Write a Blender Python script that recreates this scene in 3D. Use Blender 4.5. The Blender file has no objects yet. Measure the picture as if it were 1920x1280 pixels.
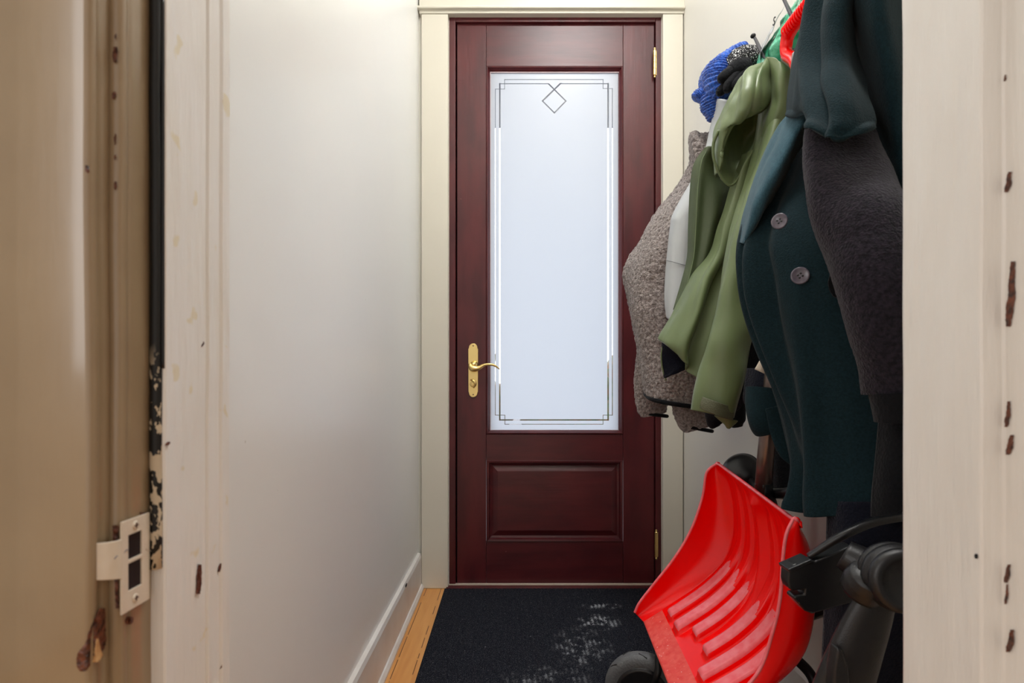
import bpy, bmesh, math, random
import numpy as np
from mathutils import Vector, noise as mn
random.seed(7); np.random.seed(7)
PI = math.pi
S = bpy.context.scene
C = S.collection
# ------------------------------------------------------------------ camera
F = 1067.0; CX = 955.0; HY = 720.0; H = 0.801          # focal length in px, vanishing point, eye height
cam = bpy.data.cameras.new('camera'); camo = bpy.data.objects.new('camera', cam); C.objects.link(camo)
cam.sensor_width = 36.0; cam.lens = 36.0 * F / 1920.0
cam.shift_x = (960 - CX) / 1920.0; cam.shift_y = (HY - 640) / 1920.0
camo.location = (0, 0, H); camo.rotation_euler = (PI / 2, 0, 0)
cam.clip_start = 0.02
cam.dof.use_dof = True; cam.dof.focus_distance = 1.7; cam.dof.aperture_fstop = 8.0
S.camera = camo
# ------------------------------------------------------------------ world: bright overcast sky beyond the entrance, dim warm room behind
w = bpy.data.worlds.new('world'); S.world = w; w.use_nodes = True
nt = w.node_tree; nt.nodes.clear()
wo = nt.nodes.new('ShaderNodeOutputWorld'); bg = nt.nodes.new('ShaderNodeBackground')
tc = nt.nodes.new('ShaderNodeTexCoord'); sp = nt.nodes.new('ShaderNodeSeparateXYZ')
nt.links.new(tc.outputs['Generated'], sp.inputs[0])
mr = nt.nodes.new('ShaderNodeMapRange'); mr.inputs['From Min'].default_value = -0.15; mr.inputs['From Max'].default_value = 0.15
nt.links.new(sp.outputs['Y'], mr.inputs['Value'])
mx = nt.nodes.new('ShaderNodeMix'); mx.data_type = 'RGBA'
nt.links.new(mr.outputs[0], mx.inputs['Factor'])
mx.inputs['A'].default_value = (0.66, 0.63, 0.59, 1)
mx.inputs['B'].default_value = (2.55, 2.72, 2.98, 1)
nt.links.new(mx.outputs['Result'], bg.inputs['Color']); bg.inputs['Strength'].default_value = 1.0
nt.links.new(bg.outputs[0], wo.inputs[0])
# ------------------------------------------------------------------ lamps: the hall ceiling lamp
def area(name, loc, rot, sx, sy, power, col):
    l = bpy.data.lights.new(name, 'AREA'); l.shape = 'RECTANGLE'; l.size = sx; l.size_y = sy
    l.energy = power; l.color = col
    o = bpy.data.objects.new(name, l); C.objects.link(o); o.location = loc; o.rotation_euler = rot
    return o
area('hall_ceiling_lamp', (0.36, 0.98, 2.92), (0, 0, 0), 0.45, 0.45, 17.5, (1.0, 0.995, 0.985))
area('added_door_light', (0.15, 2.19, 2.64), (math.radians(-52), 0, 0), 0.72, 0.34, 2.6, (0.90, 0.95, 1.0))  # added light above the door, out of view, brightens the hall from that end
area('room_window_daylight', (-1.70, -0.75, 1.50), (math.radians(90), 0, math.radians(-55)), 0.9, 1.3, 11.0, (0.97, 0.985, 1.0))
S.view_settings.view_transform = 'Standard'; S.view_settings.look = 'None'
S.view_settings.exposure = 0.42; S.view_settings.gamma = 1.0; S.view_settings.use_curve_mapping = False

# ------------------------------------------------------------------ helpers
def P(px, py, Y):
    return Vector(((px - CX) * Y / F, Y, H - (py - HY) * Y / F))
def lin(c):
    return tuple(((v / 255.0) / 12.92 if v <= 10 else (((v / 255.0) + 0.055) / 1.055) ** 2.4) for v in c) + (1.0,)

def material(name, rgb, rough=0.5, metal=0.0, bump=None, var=None, sheen=0.0, spec=0.5, coat=0.0, speck=None, trans=0.0):
    """rgb 0..255 sRGB albedo; bump (scale, strength, stretch xyz); var (scale, rgb2, stretch); speck (scale, threshold, rgb)"""
    m = bpy.data.materials.new(name); m.use_nodes = True
    n = m.node_tree; b = n.nodes['Principled BSDF']
    b.inputs['Roughness'].default_value = rough; b.inputs['Metallic'].default_value = metal
    b.inputs['Specular IOR Level'].default_value = spec
    if sheen: b.inputs['Sheen Weight'].default_value = sheen; b.inputs['Sheen Roughness'].default_value = 0.5
    if coat: b.inputs['Coat Weight'].default_value = coat; b.inputs['Coat Roughness'].default_value = 0.12
    tc = n.nodes.new('ShaderNodeTexCoord')
    def tex(scale, stretch, detail=4):
        mp = n.nodes.new('ShaderNodeMapping'); n.links.new(tc.outputs['Object'], mp.inputs[0])
        mp.inputs['Scale'].default_value = stretch
        t = n.nodes.new('ShaderNodeTexNoise'); t.inputs['Scale'].default_value = scale; t.inputs['Detail'].default_value = detail
        n.links.new(mp.outputs[0], t.inputs['Vector']); return t
    col = None
    if var:
        t = tex(var[0], var[2] if len(var) > 2 else (1, 1, 1))
        r = n.nodes.new('ShaderNodeMapRange'); r.inputs['From Min'].default_value = 0.35; r.inputs['From Max'].default_value = 0.65
        n.links.new(t.outputs['Fac'], r.inputs['Value'])
        k = n.nodes.new('ShaderNodeMix'); k.data_type = 'RGBA'; n.links.new(r.outputs[0], k.inputs['Factor'])
        k.inputs['A'].default_value = lin(rgb); k.inputs['B'].default_value = lin(var[1]); col = k.outputs['Result']
    if speck:
        t = tex(speck[0], (1, 1, 1), 2)
        r = n.nodes.new('ShaderNodeMapRange'); r.inputs['From Min'].default_value = speck[1]; r.inputs['From Max'].default_value = speck[1] + 0.04
        n.links.new(t.outputs['Fac'], r.inputs['Value'])
        k = n.nodes.new('ShaderNodeMix'); k.data_type = 'RGBA'; n.links.new(r.outputs[0], k.inputs['Factor'])
        if col is None: k.inputs['A'].default_value = lin(rgb)
        else: n.links.new(col, k.inputs['A'])
        k.inputs['B'].default_value = lin(speck[2]); col = k.outputs['Result']
    if col is None: b.inputs['Base Color'].default_value = lin(rgb)
    else: n.links.new(col, b.inputs['Base Color'])
    if bump:
        t = tex(bump[0], bump[2] if len(bump) > 2 else (1, 1, 1), 5)
        bn = n.nodes.new('ShaderNodeBump'); bn.inputs['Strength'].default_value = bump[1]
        bn.inputs['Distance'].default_value = bump[3] if len(bump) > 3 else 0.01
        n.links.new(t.outputs['Fac'], bn.inputs['Height']); n.links.new(bn.outputs[0], b.inputs['Normal'])
    if trans:
        b.inputs['Transmission Weight'].default_value = trans
    return m

M = {}
M['wall_white'] = material('white_semigloss_paint', (243, 242, 238), 0.31, bump=(2.2, 0.25, (1, 1, 1), 0.02), var=(1.6, (239, 240, 238)), speck=(45, 0.79, (190, 185, 175)))
M['wall_cream'] = material('cream_paint', (228, 225, 216), 0.45, bump=(8, 0.15, (1, 1, 1), 0.01))
M['casing'] = material('cream_gloss_paint', (216, 211, 197), 0.35, bump=(22, 0.2, (1, 1, 0.15), 0.004))
M['jamb_white'] = material('thick_white_paint', (243, 241, 238), 0.38, bump=(75, 0.8, (1, 1, 0.16), 0.003), var=(20, (240, 237, 231), (1, 1, .3)), speck=(38, .66, (236, 227, 204)))
M['jamb_cream'] = material('old_cream_paint', (158, 137, 108), 0.36, coat=.6, bump=(30, 0.25, (1, 1, 0.15), 0.004), var=(14, (152, 131, 103)), speck=(60, 0.8, (120, 90, 60)))
M['jamb_plain'] = material('brushed_white_paint', (238, 236, 231), 0.38, bump=(75, 0.8, (1, 1, 0.16), 0.003), var=(20, (234, 231, 225), (1, 1, .3)))
M['baseboard'] = material('white_board_paint', (226, 224, 221), 0.35, bump=(16, 0.25, (1, .2, 1), 0.004), var=(9, (216, 211, 206)), speck=(30, 0.76, (150, 140, 125)))
M['chip'] = material('bare_brown_wood', (122, 68, 46), 0.4, var=(220, (52, 24, 16)), bump=(180, 0.5))
M['chip_light'] = material('bare_pale_wood', (222, 184, 132), 0.6, var=(120, (190, 140, 90)))
M['mahogany'] = material('mahogany', (88, 27, 31), 0.34, var=(9, (68, 17, 23), (1.6, 1, .45)), bump=(90, 0.12, (1, 1, .05), 0.003), speck=(55, 0.79, (150, 100, 95)))
M['mahogany_rail'] = material('mahogany_crossgrain', (84, 26, 30), 0.34, var=(9, (66, 18, 24), (.45, 1, 2.0)), bump=(90, 0.12, (.05, 1, 1), 0.003), speck=(55, 0.79, (150, 100, 95)))
M['dark_gap'] = material('dark_gap', (14, 8, 8), 0.8)
M['brass'] = material('polished_brass', (246, 218, 146), 0.34, 1.0)
M['steel'] = material('dark_steel', (120, 120, 125), 0.28, 1.0)
M['black_metal'] = material('black_metal', (30, 30, 32), 0.35, 0.4)
M['black_rubber'] = material('black_rubber', (16, 16, 18), 0.45)
M['black_plastic'] = material('black_plastic', (20, 20, 23), 0.32, bump=(600, 0.08))
M['grey_plastic'] = material('satin_grey_plastic', (26, 25, 27), 0.36, bump=(600, 0.1))
M['tyre'] = material('grey_tyre', (92, 94, 96), 0.55, bump=(200, 0.2))
M['red'] = material('red_plastic', (252, 3, 2), 0.24, bump=(14, 0.05, (1, 1, 1), 0.01), spec=0.4)
M['red_sheen_scuff'] = material('red_sheen_and_scuff', (241, 96, 104), 0.26, var=(50, (243, 120, 128)), spec=.6)  # pale glare on the rib tops put into the colour, with some scuffing
M['red_worn'] = material('scuffed_red_plastic', (235, 90, 80), 0.5, var=(60, (226, 60, 54)), bump=(120, 0.5, (1, 1, 1), .003), speck=(150, .68, (245, 190, 185)))
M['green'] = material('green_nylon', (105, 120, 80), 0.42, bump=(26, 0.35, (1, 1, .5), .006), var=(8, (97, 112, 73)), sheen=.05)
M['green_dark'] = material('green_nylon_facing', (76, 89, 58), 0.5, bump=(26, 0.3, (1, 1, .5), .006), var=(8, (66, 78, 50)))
M['olive'] = material('olive_tab', (84, 86, 62), 0.6, bump=(300, .3))
M['teal'] = material('teal_wool', (24, 44, 50), 0.9, bump=(420, 0.5, (1, 1, 1), .003), var=(260, (18, 35, 40)), sheen=.05, spec=.1)
M['teal_lit'] = material('teal_wool_lit_lapel', (58, 90, 102), 0.9, bump=(420, 0.5, (1, 1, 1), .003), var=(260, (48, 78, 90)), sheen=.12, spec=.1)  # same teal wool, paler: light on the lapel put into its colour
M['black_cloth'] = material('black_cloth', (14, 15, 19), 0.85, bump=(200, 0.3), sheen=.08, spec=.15)
M['navy_cloth'] = material('navy_cloth', (18, 20, 32), 0.9, bump=(260, 0.4), sheen=.1, spec=.1)
M['charcoal'] = material('heather_charcoal', (26, 24, 30), 0.95, bump=(300, 0.8, (1, 1, 1), .004), var=(170, (46, 41, 50)), sheen=.12, spec=.1)
M['sherpa'] = material('sherpa_pile', (168, 158, 154), 0.95, bump=(230, 1.0, (1, 1, 1), .006), var=(150, (112, 102, 99)), sheen=.3, spec=.1)
M['lightgrey'] = material('light_grey_nylon', (182, 186, 188), 0.5, bump=(20, .25, (1, 1, .5), .006))
M['blue_knit'] = material('blue_chenille', (48, 112, 220), 0.95, bump=(300, .8, (1, 1, 1), .005), var=(160, (32, 58, 136)), sheen=.5, spec=.1)
M['knit_speckle'] = material('speckled_knit', (20, 20, 22), 0.9, var=(230, (26, 26, 28)), speck=(260, .56, (205, 205, 205)), bump=(240, .8, (1, 1, 1), .005))
M['bag_green'] = material('green_film', (30, 168, 120), 0.16, bump=(22, .9, (1, 1, 1), .02), var=(26, (120, 214, 180)), coat=.5)
M['bag_white'] = material('white_film', (176, 180, 184), 0.2, bump=(22, .6, (1, 1, 1), .02))
M['beige'] = material('beige_fleece', (186, 172, 158), .9, bump=(60, .4), sheen=.2)
M['tag'] = material('cream_tag', (214, 202, 184), .7)
M['shaft'] = material('taupe_metal', (124, 108, 102), .28, .75, bump=(400, .05))
M['button'] = material('button_grey', (108, 100, 110), .25, var=(90, (86, 80, 92)))
M['oak'] = material('rack_wood', (176, 142, 100), .5, var=(12, (150, 112, 74), (1, .1, 1)))
M['ink'] = material('black_ink', (16, 16, 18), .5)
M['pencil'] = material('blue_scribble', (90, 92, 120), .6)
M['plate'] = material('painted_plate', (226, 214, 196), .3, bump=(120, .3, (1, 1, 1), .002), speck=(80, .72, (170, 140, 110)))
M['shrub'] = material('shrub_leaves', (74, 104, 52), .6, var=(12, (140, 96, 60)))
M['concrete'] = material('porch_boards', (120, 110, 104), .7, var=(10, (96, 92, 98)))
M['porch'] = material('porch_soffit', (120, 128, 144), .7)

# floor planks
def plank_mat():
    m = bpy.data.materials.new('pine_planks'); m.use_nodes = True; n = m.node_tree; b = n.nodes['Principled BSDF']
    tc = n.nodes.new('ShaderNodeTexCoord'); sp = n.nodes.new('ShaderNodeSeparateXYZ'); n.links.new(tc.outputs['Object'], sp.inputs[0])
    def math_(op, a, bb=None):
        k = n.nodes.new('ShaderNodeMath'); k.operation = op
        for i, v in enumerate((a, bb)):
            if v is None: continue
            if isinstance(v, (int, float)): k.inputs[i].default_value = v
            else: n.links.new(v, k.inputs[i])
        return k.outputs[0]
    x = math_('ADD', sp.outputs['X'], 5.0 + 0.283)
    xs = math_('DIVIDE', x, 0.057); fr = math_('FRACT', xs); idx = math_('FLOOR', xs)
    d = math_('ABSOLUTE', math_('SUBTRACT', fr, 0.5)); gap = math_('GREATER_THAN', d, 0.478)
    cmb = n.nodes.new('ShaderNodeCombineXYZ'); n.links.new(math_('MULTIPLY', x, 18.0), cmb.inputs[0]); n.links.new(math_('MULTIPLY', sp.outputs['Y'], 1.6), cmb.inputs[1]); n.links.new(idx, cmb.inputs[2])
    t = n.nodes.new('ShaderNodeTexNoise'); t.inputs['Scale'].default_value = 2.2; t.inputs['Detail'].default_value = 6; n.links.new(cmb.outputs[0], t.inputs['Vector'])
    r = n.nodes.new('ShaderNodeValToRGB'); r.color_ramp.elements[0].position = .3; r.color_ramp.elements[1].position = .7
    r.color_ramp.elements[0].color = lin((206, 140, 74)); r.color_ramp.elements[1].color = lin((224, 164, 96)); n.links.new(t.outputs['Fac'], r.inputs[0])
    t2 = n.nodes.new('ShaderNodeTexNoise'); t2.inputs['Scale'].default_value = 14; n.links.new(tc.outputs['Object'], t2.inputs['Vector'])
    gn = math_('MULTIPLY', gap, math_('GREATER_THAN', t2.outputs['Fac'], 0.42))
    sp2 = math_('GREATER_THAN', n.nodes.new('ShaderNodeTexNoise').outputs['Fac'], .5)
    k = n.nodes.new('ShaderNodeMix'); k.data_type = 'RGBA'; n.links.new(gn, k.inputs['Factor']); n.links.new(r.outputs[0], k.inputs['A']); k.inputs['B'].default_value = lin((110, 66, 34))
    n.links.new(k.outputs['Result'], b.inputs['Base Color']); b.inputs['Roughness'].default_value = .38
    return m
M['pine'] = plank_mat()

def mat_mat():
    m = bpy.data.materials.new('ribbed_carpet'); m.use_nodes = True; n = m.node_tree; b = n.nodes['Principled BSDF']
    b.inputs['Roughness'].default_value = .95; b.inputs['Specular IOR Level'].default_value = .12
    tc = n.nodes.new('ShaderNodeTexCoord'); sp = n.nodes.new('ShaderNodeSeparateXYZ'); n.links.new(tc.outputs['Object'], sp.inputs[0])
    def N(op, a, bb=None, cc=None):
        k = n.nodes.new('ShaderNodeMath'); k.operation = op
        for i, v in enumerate((a, bb, cc)):
            if v is None: continue
            if isinstance(v, (int, float)): k.inputs[i].default_value = v
            else: n.links.new(v, k.inputs[i])
        return k.outputs[0]
    def noise(scale, detail=3):
        t = n.nodes.new('ShaderNodeTexNoise'); t.inputs['Scale'].default_value = scale; t.inputs['Detail'].default_value = detail
        n.links.new(tc.outputs['Object'], t.inputs['Vector']); return t.outputs['Fac']
    def blob(cx, cy, rx, ry):
        dx = N('DIVIDE', N('SUBTRACT', sp.outputs['X'], cx), rx); dy = N('DIVIDE', N('SUBTRACT', sp.outputs['Y'], cy), ry)
        return N('MAXIMUM', N('SUBTRACT', 1.0, N('ADD', N('MULTIPLY', dx, dx), N('MULTIPLY', dy, dy))), 0.0)
    # local coordinates: the mat's own origin (0.17, 1.55)
    bl = N('ADD', blob(.335 - .17, 2.04 - 1.55, .09, .035), blob(.30 - .17, 1.90 - 1.55, .08, .07))
    bl = N('ADD', bl, N('MULTIPLY', blob(.22 - .17, 1.72 - 1.55, .10, .16), .6)); bl = N('ADD', bl, N('MULTIPLY', blob(.10 - .17, 1.52 - 1.55, .14, .10), .4))
    rib = N('ADD', N('MULTIPLY', N('SINE', N('MULTIPLY', sp.outputs['X'], 2 * PI / 0.015)), .5), .5)
    nz = N('ADD', noise(38), N('MULTIPLY', N('SUBTRACT', noise(240), .5), .6))
    mask = N('MULTIPLY', N('MULTIPLY', bl, N('MULTIPLY_ADD', rib, .8, .15)), N('MULTIPLY', N('MAXIMUM', N('SUBTRACT', nz, .50), 0.0), 6.0))
    mask = N('MINIMUM', mask, .6)
    lint = N('MULTIPLY', N('GREATER_THAN', noise(130, 1), .80), .5)
    fine = N('MULTIPLY', N('MAXIMUM', N('SUBTRACT', noise(420), .53), 0), 1.0)
    mask = N('MAXIMUM', N('MAXIMUM', mask, lint), fine)
    k = n.nodes.new('ShaderNodeMix'); k.data_type = 'RGBA'; n.links.new(mask, k.inputs['Factor'])
    k.inputs['A'].default_value = lin((18, 20, 30)); k.inputs['B'].default_value = lin((190, 194, 200)); n.links.new(k.outputs['Result'], b.inputs['Base Color'])
    bn = n.nodes.new('ShaderNodeBump'); bn.inputs['Strength'].default_value = .8; bn.inputs['Distance'].default_value = .003
    n.links.new(noise(300), bn.inputs['Height']); n.links.new(bn.outputs[0], b.inputs['Normal'])
    return m
M['carpet'] = mat_mat()

def strip_mat():   # black rubber seal with flakes of cream paint on its lower end
    m = bpy.data.materials.new('seal_with_paint_flakes'); m.use_nodes = True; n = m.node_tree; b = n.nodes['Principled BSDF']
    tc = n.nodes.new('ShaderNodeTexCoord'); sp = n.nodes.new('ShaderNodeSeparateXYZ'); n.links.new(tc.outputs['Object'], sp.inputs[0])
    lo = n.nodes.new('ShaderNodeMapRange'); lo.inputs['From Min'].default_value = .835; lo.inputs['From Max'].default_value = .80; n.links.new(sp.outputs['Z'], lo.inputs['Value'])
    lo.inputs['To Min'].default_value = .0; lo.inputs['To Max'].default_value = 1
    mp = n.nodes.new('ShaderNodeMapping'); mp.inputs['Scale'].default_value = (1, 1, .55); n.links.new(tc.outputs['Object'], mp.inputs[0])
    t = n.nodes.new('ShaderNodeTexNoise'); t.inputs['Scale'].default_value = 130; t.inputs['Detail'].default_value = 4; n.links.new(mp.outputs[0], t.inputs['Vector'])
    g = n.nodes.new('ShaderNodeMath'); g.operation = 'GREATER_THAN'; g.inputs[1].default_value = .53; n.links.new(t.outputs['Fac'], g.inputs[0])
    mu = n.nodes.new('ShaderNodeMath'); mu.operation = 'MULTIPLY'; n.links.new(g.outputs[0], mu.inputs[0]); n.links.new(lo.outputs[0], mu.inputs[1])
    k = n.nodes.new('ShaderNodeMix'); k.data_type = 'RGBA'; n.links.new(mu.outputs[0], k.inputs['Factor'])
    k.inputs['A'].default_value = lin((9, 9, 10)); k.inputs['B'].default_value = lin((205, 190, 165)); n.links.new(k.outputs['Result'], b.inputs['Base Color'])
    b.inputs['Roughness'].default_value = .5
    return m
M['seal'] = strip_mat()

def glass_mats():
    m = bpy.data.materials.new('frosted_glass'); m.use_nodes = True; n = m.node_tree; n.nodes.clear()
    o = n.nodes.new('ShaderNodeOutputMaterial'); tr = n.nodes.new('ShaderNodeBsdfTranslucent'); tr.inputs[0].default_value = (.45, .48, .525, 1)
    gl = n.nodes.new('ShaderNodeBsdfGlossy'); gl.inputs['Roughness'].default_value = .35; gl.inputs[0].default_value = (1, 1, 1, 1)
    df = n.nodes.new('ShaderNodeBsdfDiffuse'); df.inputs[0].default_value = (.8, .82, .85, 1)
    a = n.nodes.new('ShaderNodeMixShader'); a.inputs[0].default_value = .25; n.links.new(tr.outputs[0], a.inputs[1]); n.links.new(df.outputs[0], a.inputs[2])
    c = n.nodes.new('ShaderNodeMixShader'); c.inputs[0].default_value = .05; n.links.new(a.outputs[0], c.inputs[1]); n.links.new(gl.outputs[0], c.inputs[2])
    n.links.new(c.outputs[0], o.inputs[0]); M['frost'] = m
    m = bpy.data.materials.new('clear_glass'); m.use_nodes = True; n = m.node_tree; n.nodes.clear()
    o = n.nodes.new('ShaderNodeOutputMaterial'); tr = n.nodes.new('ShaderNodeBsdfTransparent'); tr.inputs[0].default_value = (.93, .95, .95, 1)
    gl = n.nodes.new('ShaderNodeBsdfGlossy'); gl.inputs['Roughness'].default_value = .03
    a = n.nodes.new('ShaderNodeMixShader'); a.inputs[0].default_value = .06; n.links.new(tr.outputs[0], a.inputs[1]); n.links.new(gl.outputs[0], a.inputs[2])
    n.links.new(a.outputs[0], o.inputs[0]); M['clear'] = m
glass_mats()

def empty(name, loc, label=None, cat=None, group=None, kind=None):
    o = bpy.data.objects.new(name, None); C.objects.link(o); o.location = loc; o.empty_display_size = .05
    tag(o, label, cat, group, kind); return o
def tag(o, label=None, cat=None, group=None, kind=None):
    if label: o['label'] = label
    if cat: o['category'] = cat
    if group: o['group'] = group
    if kind: o['kind'] = kind
    return o
def wloc(o):
    v = Vector((0, 0, 0))
    while o is not None: v += Vector(o.location); o = o.parent
    return v
def obj(name, bm, mats, parent=None, smooth=True, origin=None, bevel=0, solid=0, offset=-1):
    """verts come in world coordinates"""
    base = wloc(parent) if parent else (Vector(origin) if origin else Vector((0, 0, 0)))
    if base.length: bmesh.ops.translate(bm, verts=bm.verts, vec=-base)
    bm.normal_update()
    me = bpy.data.meshes.new(name); bm.to_mesh(me); bm.free()
    if not isinstance(mats, (list, tuple)): mats = [mats]
    for m in mats: me.materials.append(m)
    if smooth:
        me.polygons.foreach_set('use_smooth', [True] * len(me.polygons))
    o = bpy.data.objects.new(name, me); C.objects.link(o)
    if parent: o.parent = parent
    elif origin: o.location = base
    if solid:
        md = o.modifiers.new('solid', 'SOLIDIFY'); md.thickness = solid; md.offset = offset
    if bevel:
        md = o.modifiers.new('bevel', 'BEVEL'); md.width = bevel; md.segments = 3; md.limit_method = 'ANGLE'; md.angle_limit = math.radians(40)
        md = o.modifiers.new('wn', 'WEIGHTED_NORMAL')
    return o
def box(x0, x1, y0, y1, z0, z1, bm=None):
    bm = bm or bmesh.new()
    v = [bm.verts.new((x, y, z)) for x in (x0, x1) for y in (y0, y1) for z in (z0, z1)]
    for f in ((0, 1, 3, 2), (4, 6, 7, 5), (0, 4, 5, 1), (2, 3, 7, 6), (0, 2, 6, 4), (1, 5, 7, 3)):
        bm.faces.new([v[i] for i in f])
    return bm
def prism_z(poly, z0, z1, bm=None, segs=1):
    bm = bm or bmesh.new()
    rings = [[bm.verts.new((x, y, z0 + (z1 - z0) * k / segs)) for x, y in poly] for k in range(segs + 1)]
    n = len(poly)
    for a, b in zip(rings[:-1], rings[1:]):
        for i in range(n): bm.faces.new((a[i], a[(i + 1) % n], b[(i + 1) % n], b[i]))
    bm.faces.new(rings[0][::-1]); bm.faces.new(rings[-1])
    bmesh.ops.recalc_face_normals(bm, faces=bm.faces)
    return bm
def prism_px(poly, Y0, Y1, bm=None, scale_back=True):
    """outline given at depth Y0 and carried straight back (world-parallel) to Y1"""
    bm = bm or bmesh.new()
    a = [P(x, y, Y0) for x, y in poly]
    va = [bm.verts.new(p) for p in a]; vb = [bm.verts.new((p.x, Y1, p.z)) for p in a]
    n = len(a)
    for i in range(n): bm.faces.new((va[i], va[(i + 1) % n], vb[(i + 1) % n], vb[i]))
    bm.faces.new(va[::-1]); bm.faces.new(vb)
    bmesh.ops.recalc_face_normals(bm, faces=bm.faces)
    return bm
def cr(a, n):
    """Catmull-Rom through a (k,d) -> (n,d)"""
    a = np.asarray(a, float); k = len(a)
    if k == 2:
        t = np.linspace(0, 1, n)[:, None]; return a[0] * (1 - t) + a[1] * t
    e = np.vstack([2 * a[0] - a[1], a, 2 * a[-1] - a[-2]])
    t = np.linspace(0, k - 1, n); i = np.minimum(t.astype(int), k - 2); f = (t - i)[:, None]
    p0, p1, p2, p3 = e[i], e[i + 1], e[i + 2], e[i + 3]
    return .5 * (2 * p1 + (p2 - p0) * f + (2 * p0 - 5 * p1 + 4 * p2 - p3) * f ** 2 + (3 * p1 - p0 - 3 * p2 + p3) * f ** 3)
def gridmesh(G, bm=None, close_u=False, mi=None):
    bm = bm or bmesh.new(); nv, nu = G.shape[:2]
    V = [[bm.verts.new(G[j, i]) for i in range(nu)] for j in range(nv)]
    for j in range(nv - 1):
        for i in range(nu if close_u else nu - 1):
            f = bm.faces.new((V[j][i], V[j + 1][i], V[j + 1][(i + 1) % nu], V[j][(i + 1) % nu]))
            if mi is not None: f.material_index = mi(j / (nv - 1), i / max(1, nu - 1))
    return bm
def normals(G):
    du = np.gradient(G, axis=1); dv = np.gradient(G, axis=0)
    n = np.cross(du, dv); n /= (np.linalg.norm(n, axis=2, keepdims=True) + 1e-9)
    view = -(G - np.array([0, 0, H])); 
    if (n * view).sum() < 0: n = -n
    return n
def nz(G, scale, amp, seed=0, stretch=(1, 1, 1), octv=2):
    out = np.zeros(G.shape[:2])
    for j in range(G.shape[0]):
        for i in range(G.shape[1]):
            p = Vector((G[j, i, 0] * stretch[0], G[j, i, 1] * stretch[1], G[j, i, 2] * stretch[2])) * scale + Vector((seed, seed * .7, 0))
            out[j, i] = mn.fractal(p, 1.0, 2.0, octv)
    return out * amp
def sheet_grid(rows, nu, nv):
    """rows: list of lists of (px,py,Y)"""
    R = [cr([tuple(P(*p)) for p in r], nu) for r in rows]
    R = np.array(R)
    G = np.zeros((nv, nu, 3))
    for i in range(nu): G[:, i] = cr(R[:, i], nv)
    return G
def cloth(name, rows, mat, parent, nu=60, nv=80, solid=.004, wr=(9, .004), disp=None, fuzz=None, seed=1):
    G = sheet_grid(rows, nu, nv); N = normals(G)
    d = np.zeros((nv, nu))
    if wr: d += nz(G, wr[0], wr[1], seed, (1, 1, .5))
    if fuzz: d += nz(G, fuzz[0], fuzz[1], seed + 5, (1, 1, 1), 2)
    if disp:
        V, U = np.meshgrid(np.linspace(0, 1, nv), np.linspace(0, 1, nu), indexing='ij'); d += disp(U, V)
    G = G + N * d[:, :, None]
    bm = gridmesh(G); 
    return obj(name, bm, mat, parent, solid=solid, offset=0)
def bell(x, c, s): return np.exp(-((x - c) / s) ** 2)
def pxtube(name, path, mat, parent, nth=48, nv=70, wr=(10, .004), disp=None, fuzz=None, solid=.003, seed=2, cap=False, power=1.0):
    """path rows: (px,py,Y,halfwidth_m,depth_m); elliptical section, width across the path, depth along Y"""
    A = np.array([list(P(p[0], p[1], p[2])) + [p[3], p[4]] for p in path]); A = cr(A, nv)
    T = np.gradient(A[:, :3], axis=0); T[:, 1] *= .3; T /= np.linalg.norm(T, axis=1, keepdims=True)
    Wv = np.cross(T, np.array([0, 1, 0])); Wv /= np.linalg.norm(Wv, axis=1, keepdims=True)
    D = np.cross(Wv, T)
    th = np.linspace(0, 2 * PI, nth, endpoint=False)
    c, s = np.cos(th), np.sin(th)
    G = A[:, None, :3] + Wv[:, None] * (c[None, :, None] * A[:, None, 3:4]) + D[:, None] * (s[None, :, None] * A[:, None, 4:5])
    N = G - A[:, None, :3]; N /= np.linalg.norm(N, axis=2, keepdims=True) + 1e-9
    d = np.zeros((nv, nth))
    if wr:
        d += nz(G, wr[0], wr[1], seed, (1, 1, .5))
    if fuzz: d += nz(G, fuzz[0], fuzz[1], seed + 3)
    if disp:
        V, U = np.meshgrid(np.linspace(0, 1, nv), th, indexing='ij'); d += disp(U, V)
    G = G + N * d[:, :, None]
    bm = gridmesh(G, close_u=True)
    if cap:
        bm.verts.ensure_lookup_table()
        for base in (0, (nv - 1) * nth):
            bm.faces.new([bm.verts[base + i] for i in range(nth)])
        bmesh.ops.recalc_face_normals(bm, faces=bm.faces)
        solid = 0
    return obj(name, bm, mat, parent, solid=solid, offset=0)
def tube(bm, pts, r, seg=12, n=None, cap=True):
    """sweep through world points; r scalar or list"""
    pts = [tuple(p) for p in pts]; rr = r if isinstance(r, (list, tuple)) else [r] * len(pts)
    A = np.array([list(p) + [q] for p, q in zip(pts, rr)])
    if n: A = cr(A, n)
    K = len(A); prev = None; rings = []
    for i in range(K):
        t = Vector(A[min(i + 1, K - 1), :3] - A[max(i - 1, 0), :3]).normalized()
        if prev is None:
            u = t.orthogonal().normalized()
        else:
            u = (prev - t * prev.dot(t)).normalized()
        prev = u; v = t.cross(u); c = Vector(A[i, :3]); q = max(A[i, 3], 1e-4)
        rings.append([bm.verts.new(c + (u * math.cos(2 * PI * k / seg) + v * math.sin(2 * PI * k / seg)) * q) for k in range(seg)])
    for a, b in zip(rings[:-1], rings[1:]):
        for k in range(seg): bm.faces.new((a[k], a[(k + 1) % seg], b[(k + 1) % seg], b[k]))
    if cap: bm.faces.new(rings[0][::-1]); bm.faces.new(rings[-1])
    return bm
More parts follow.
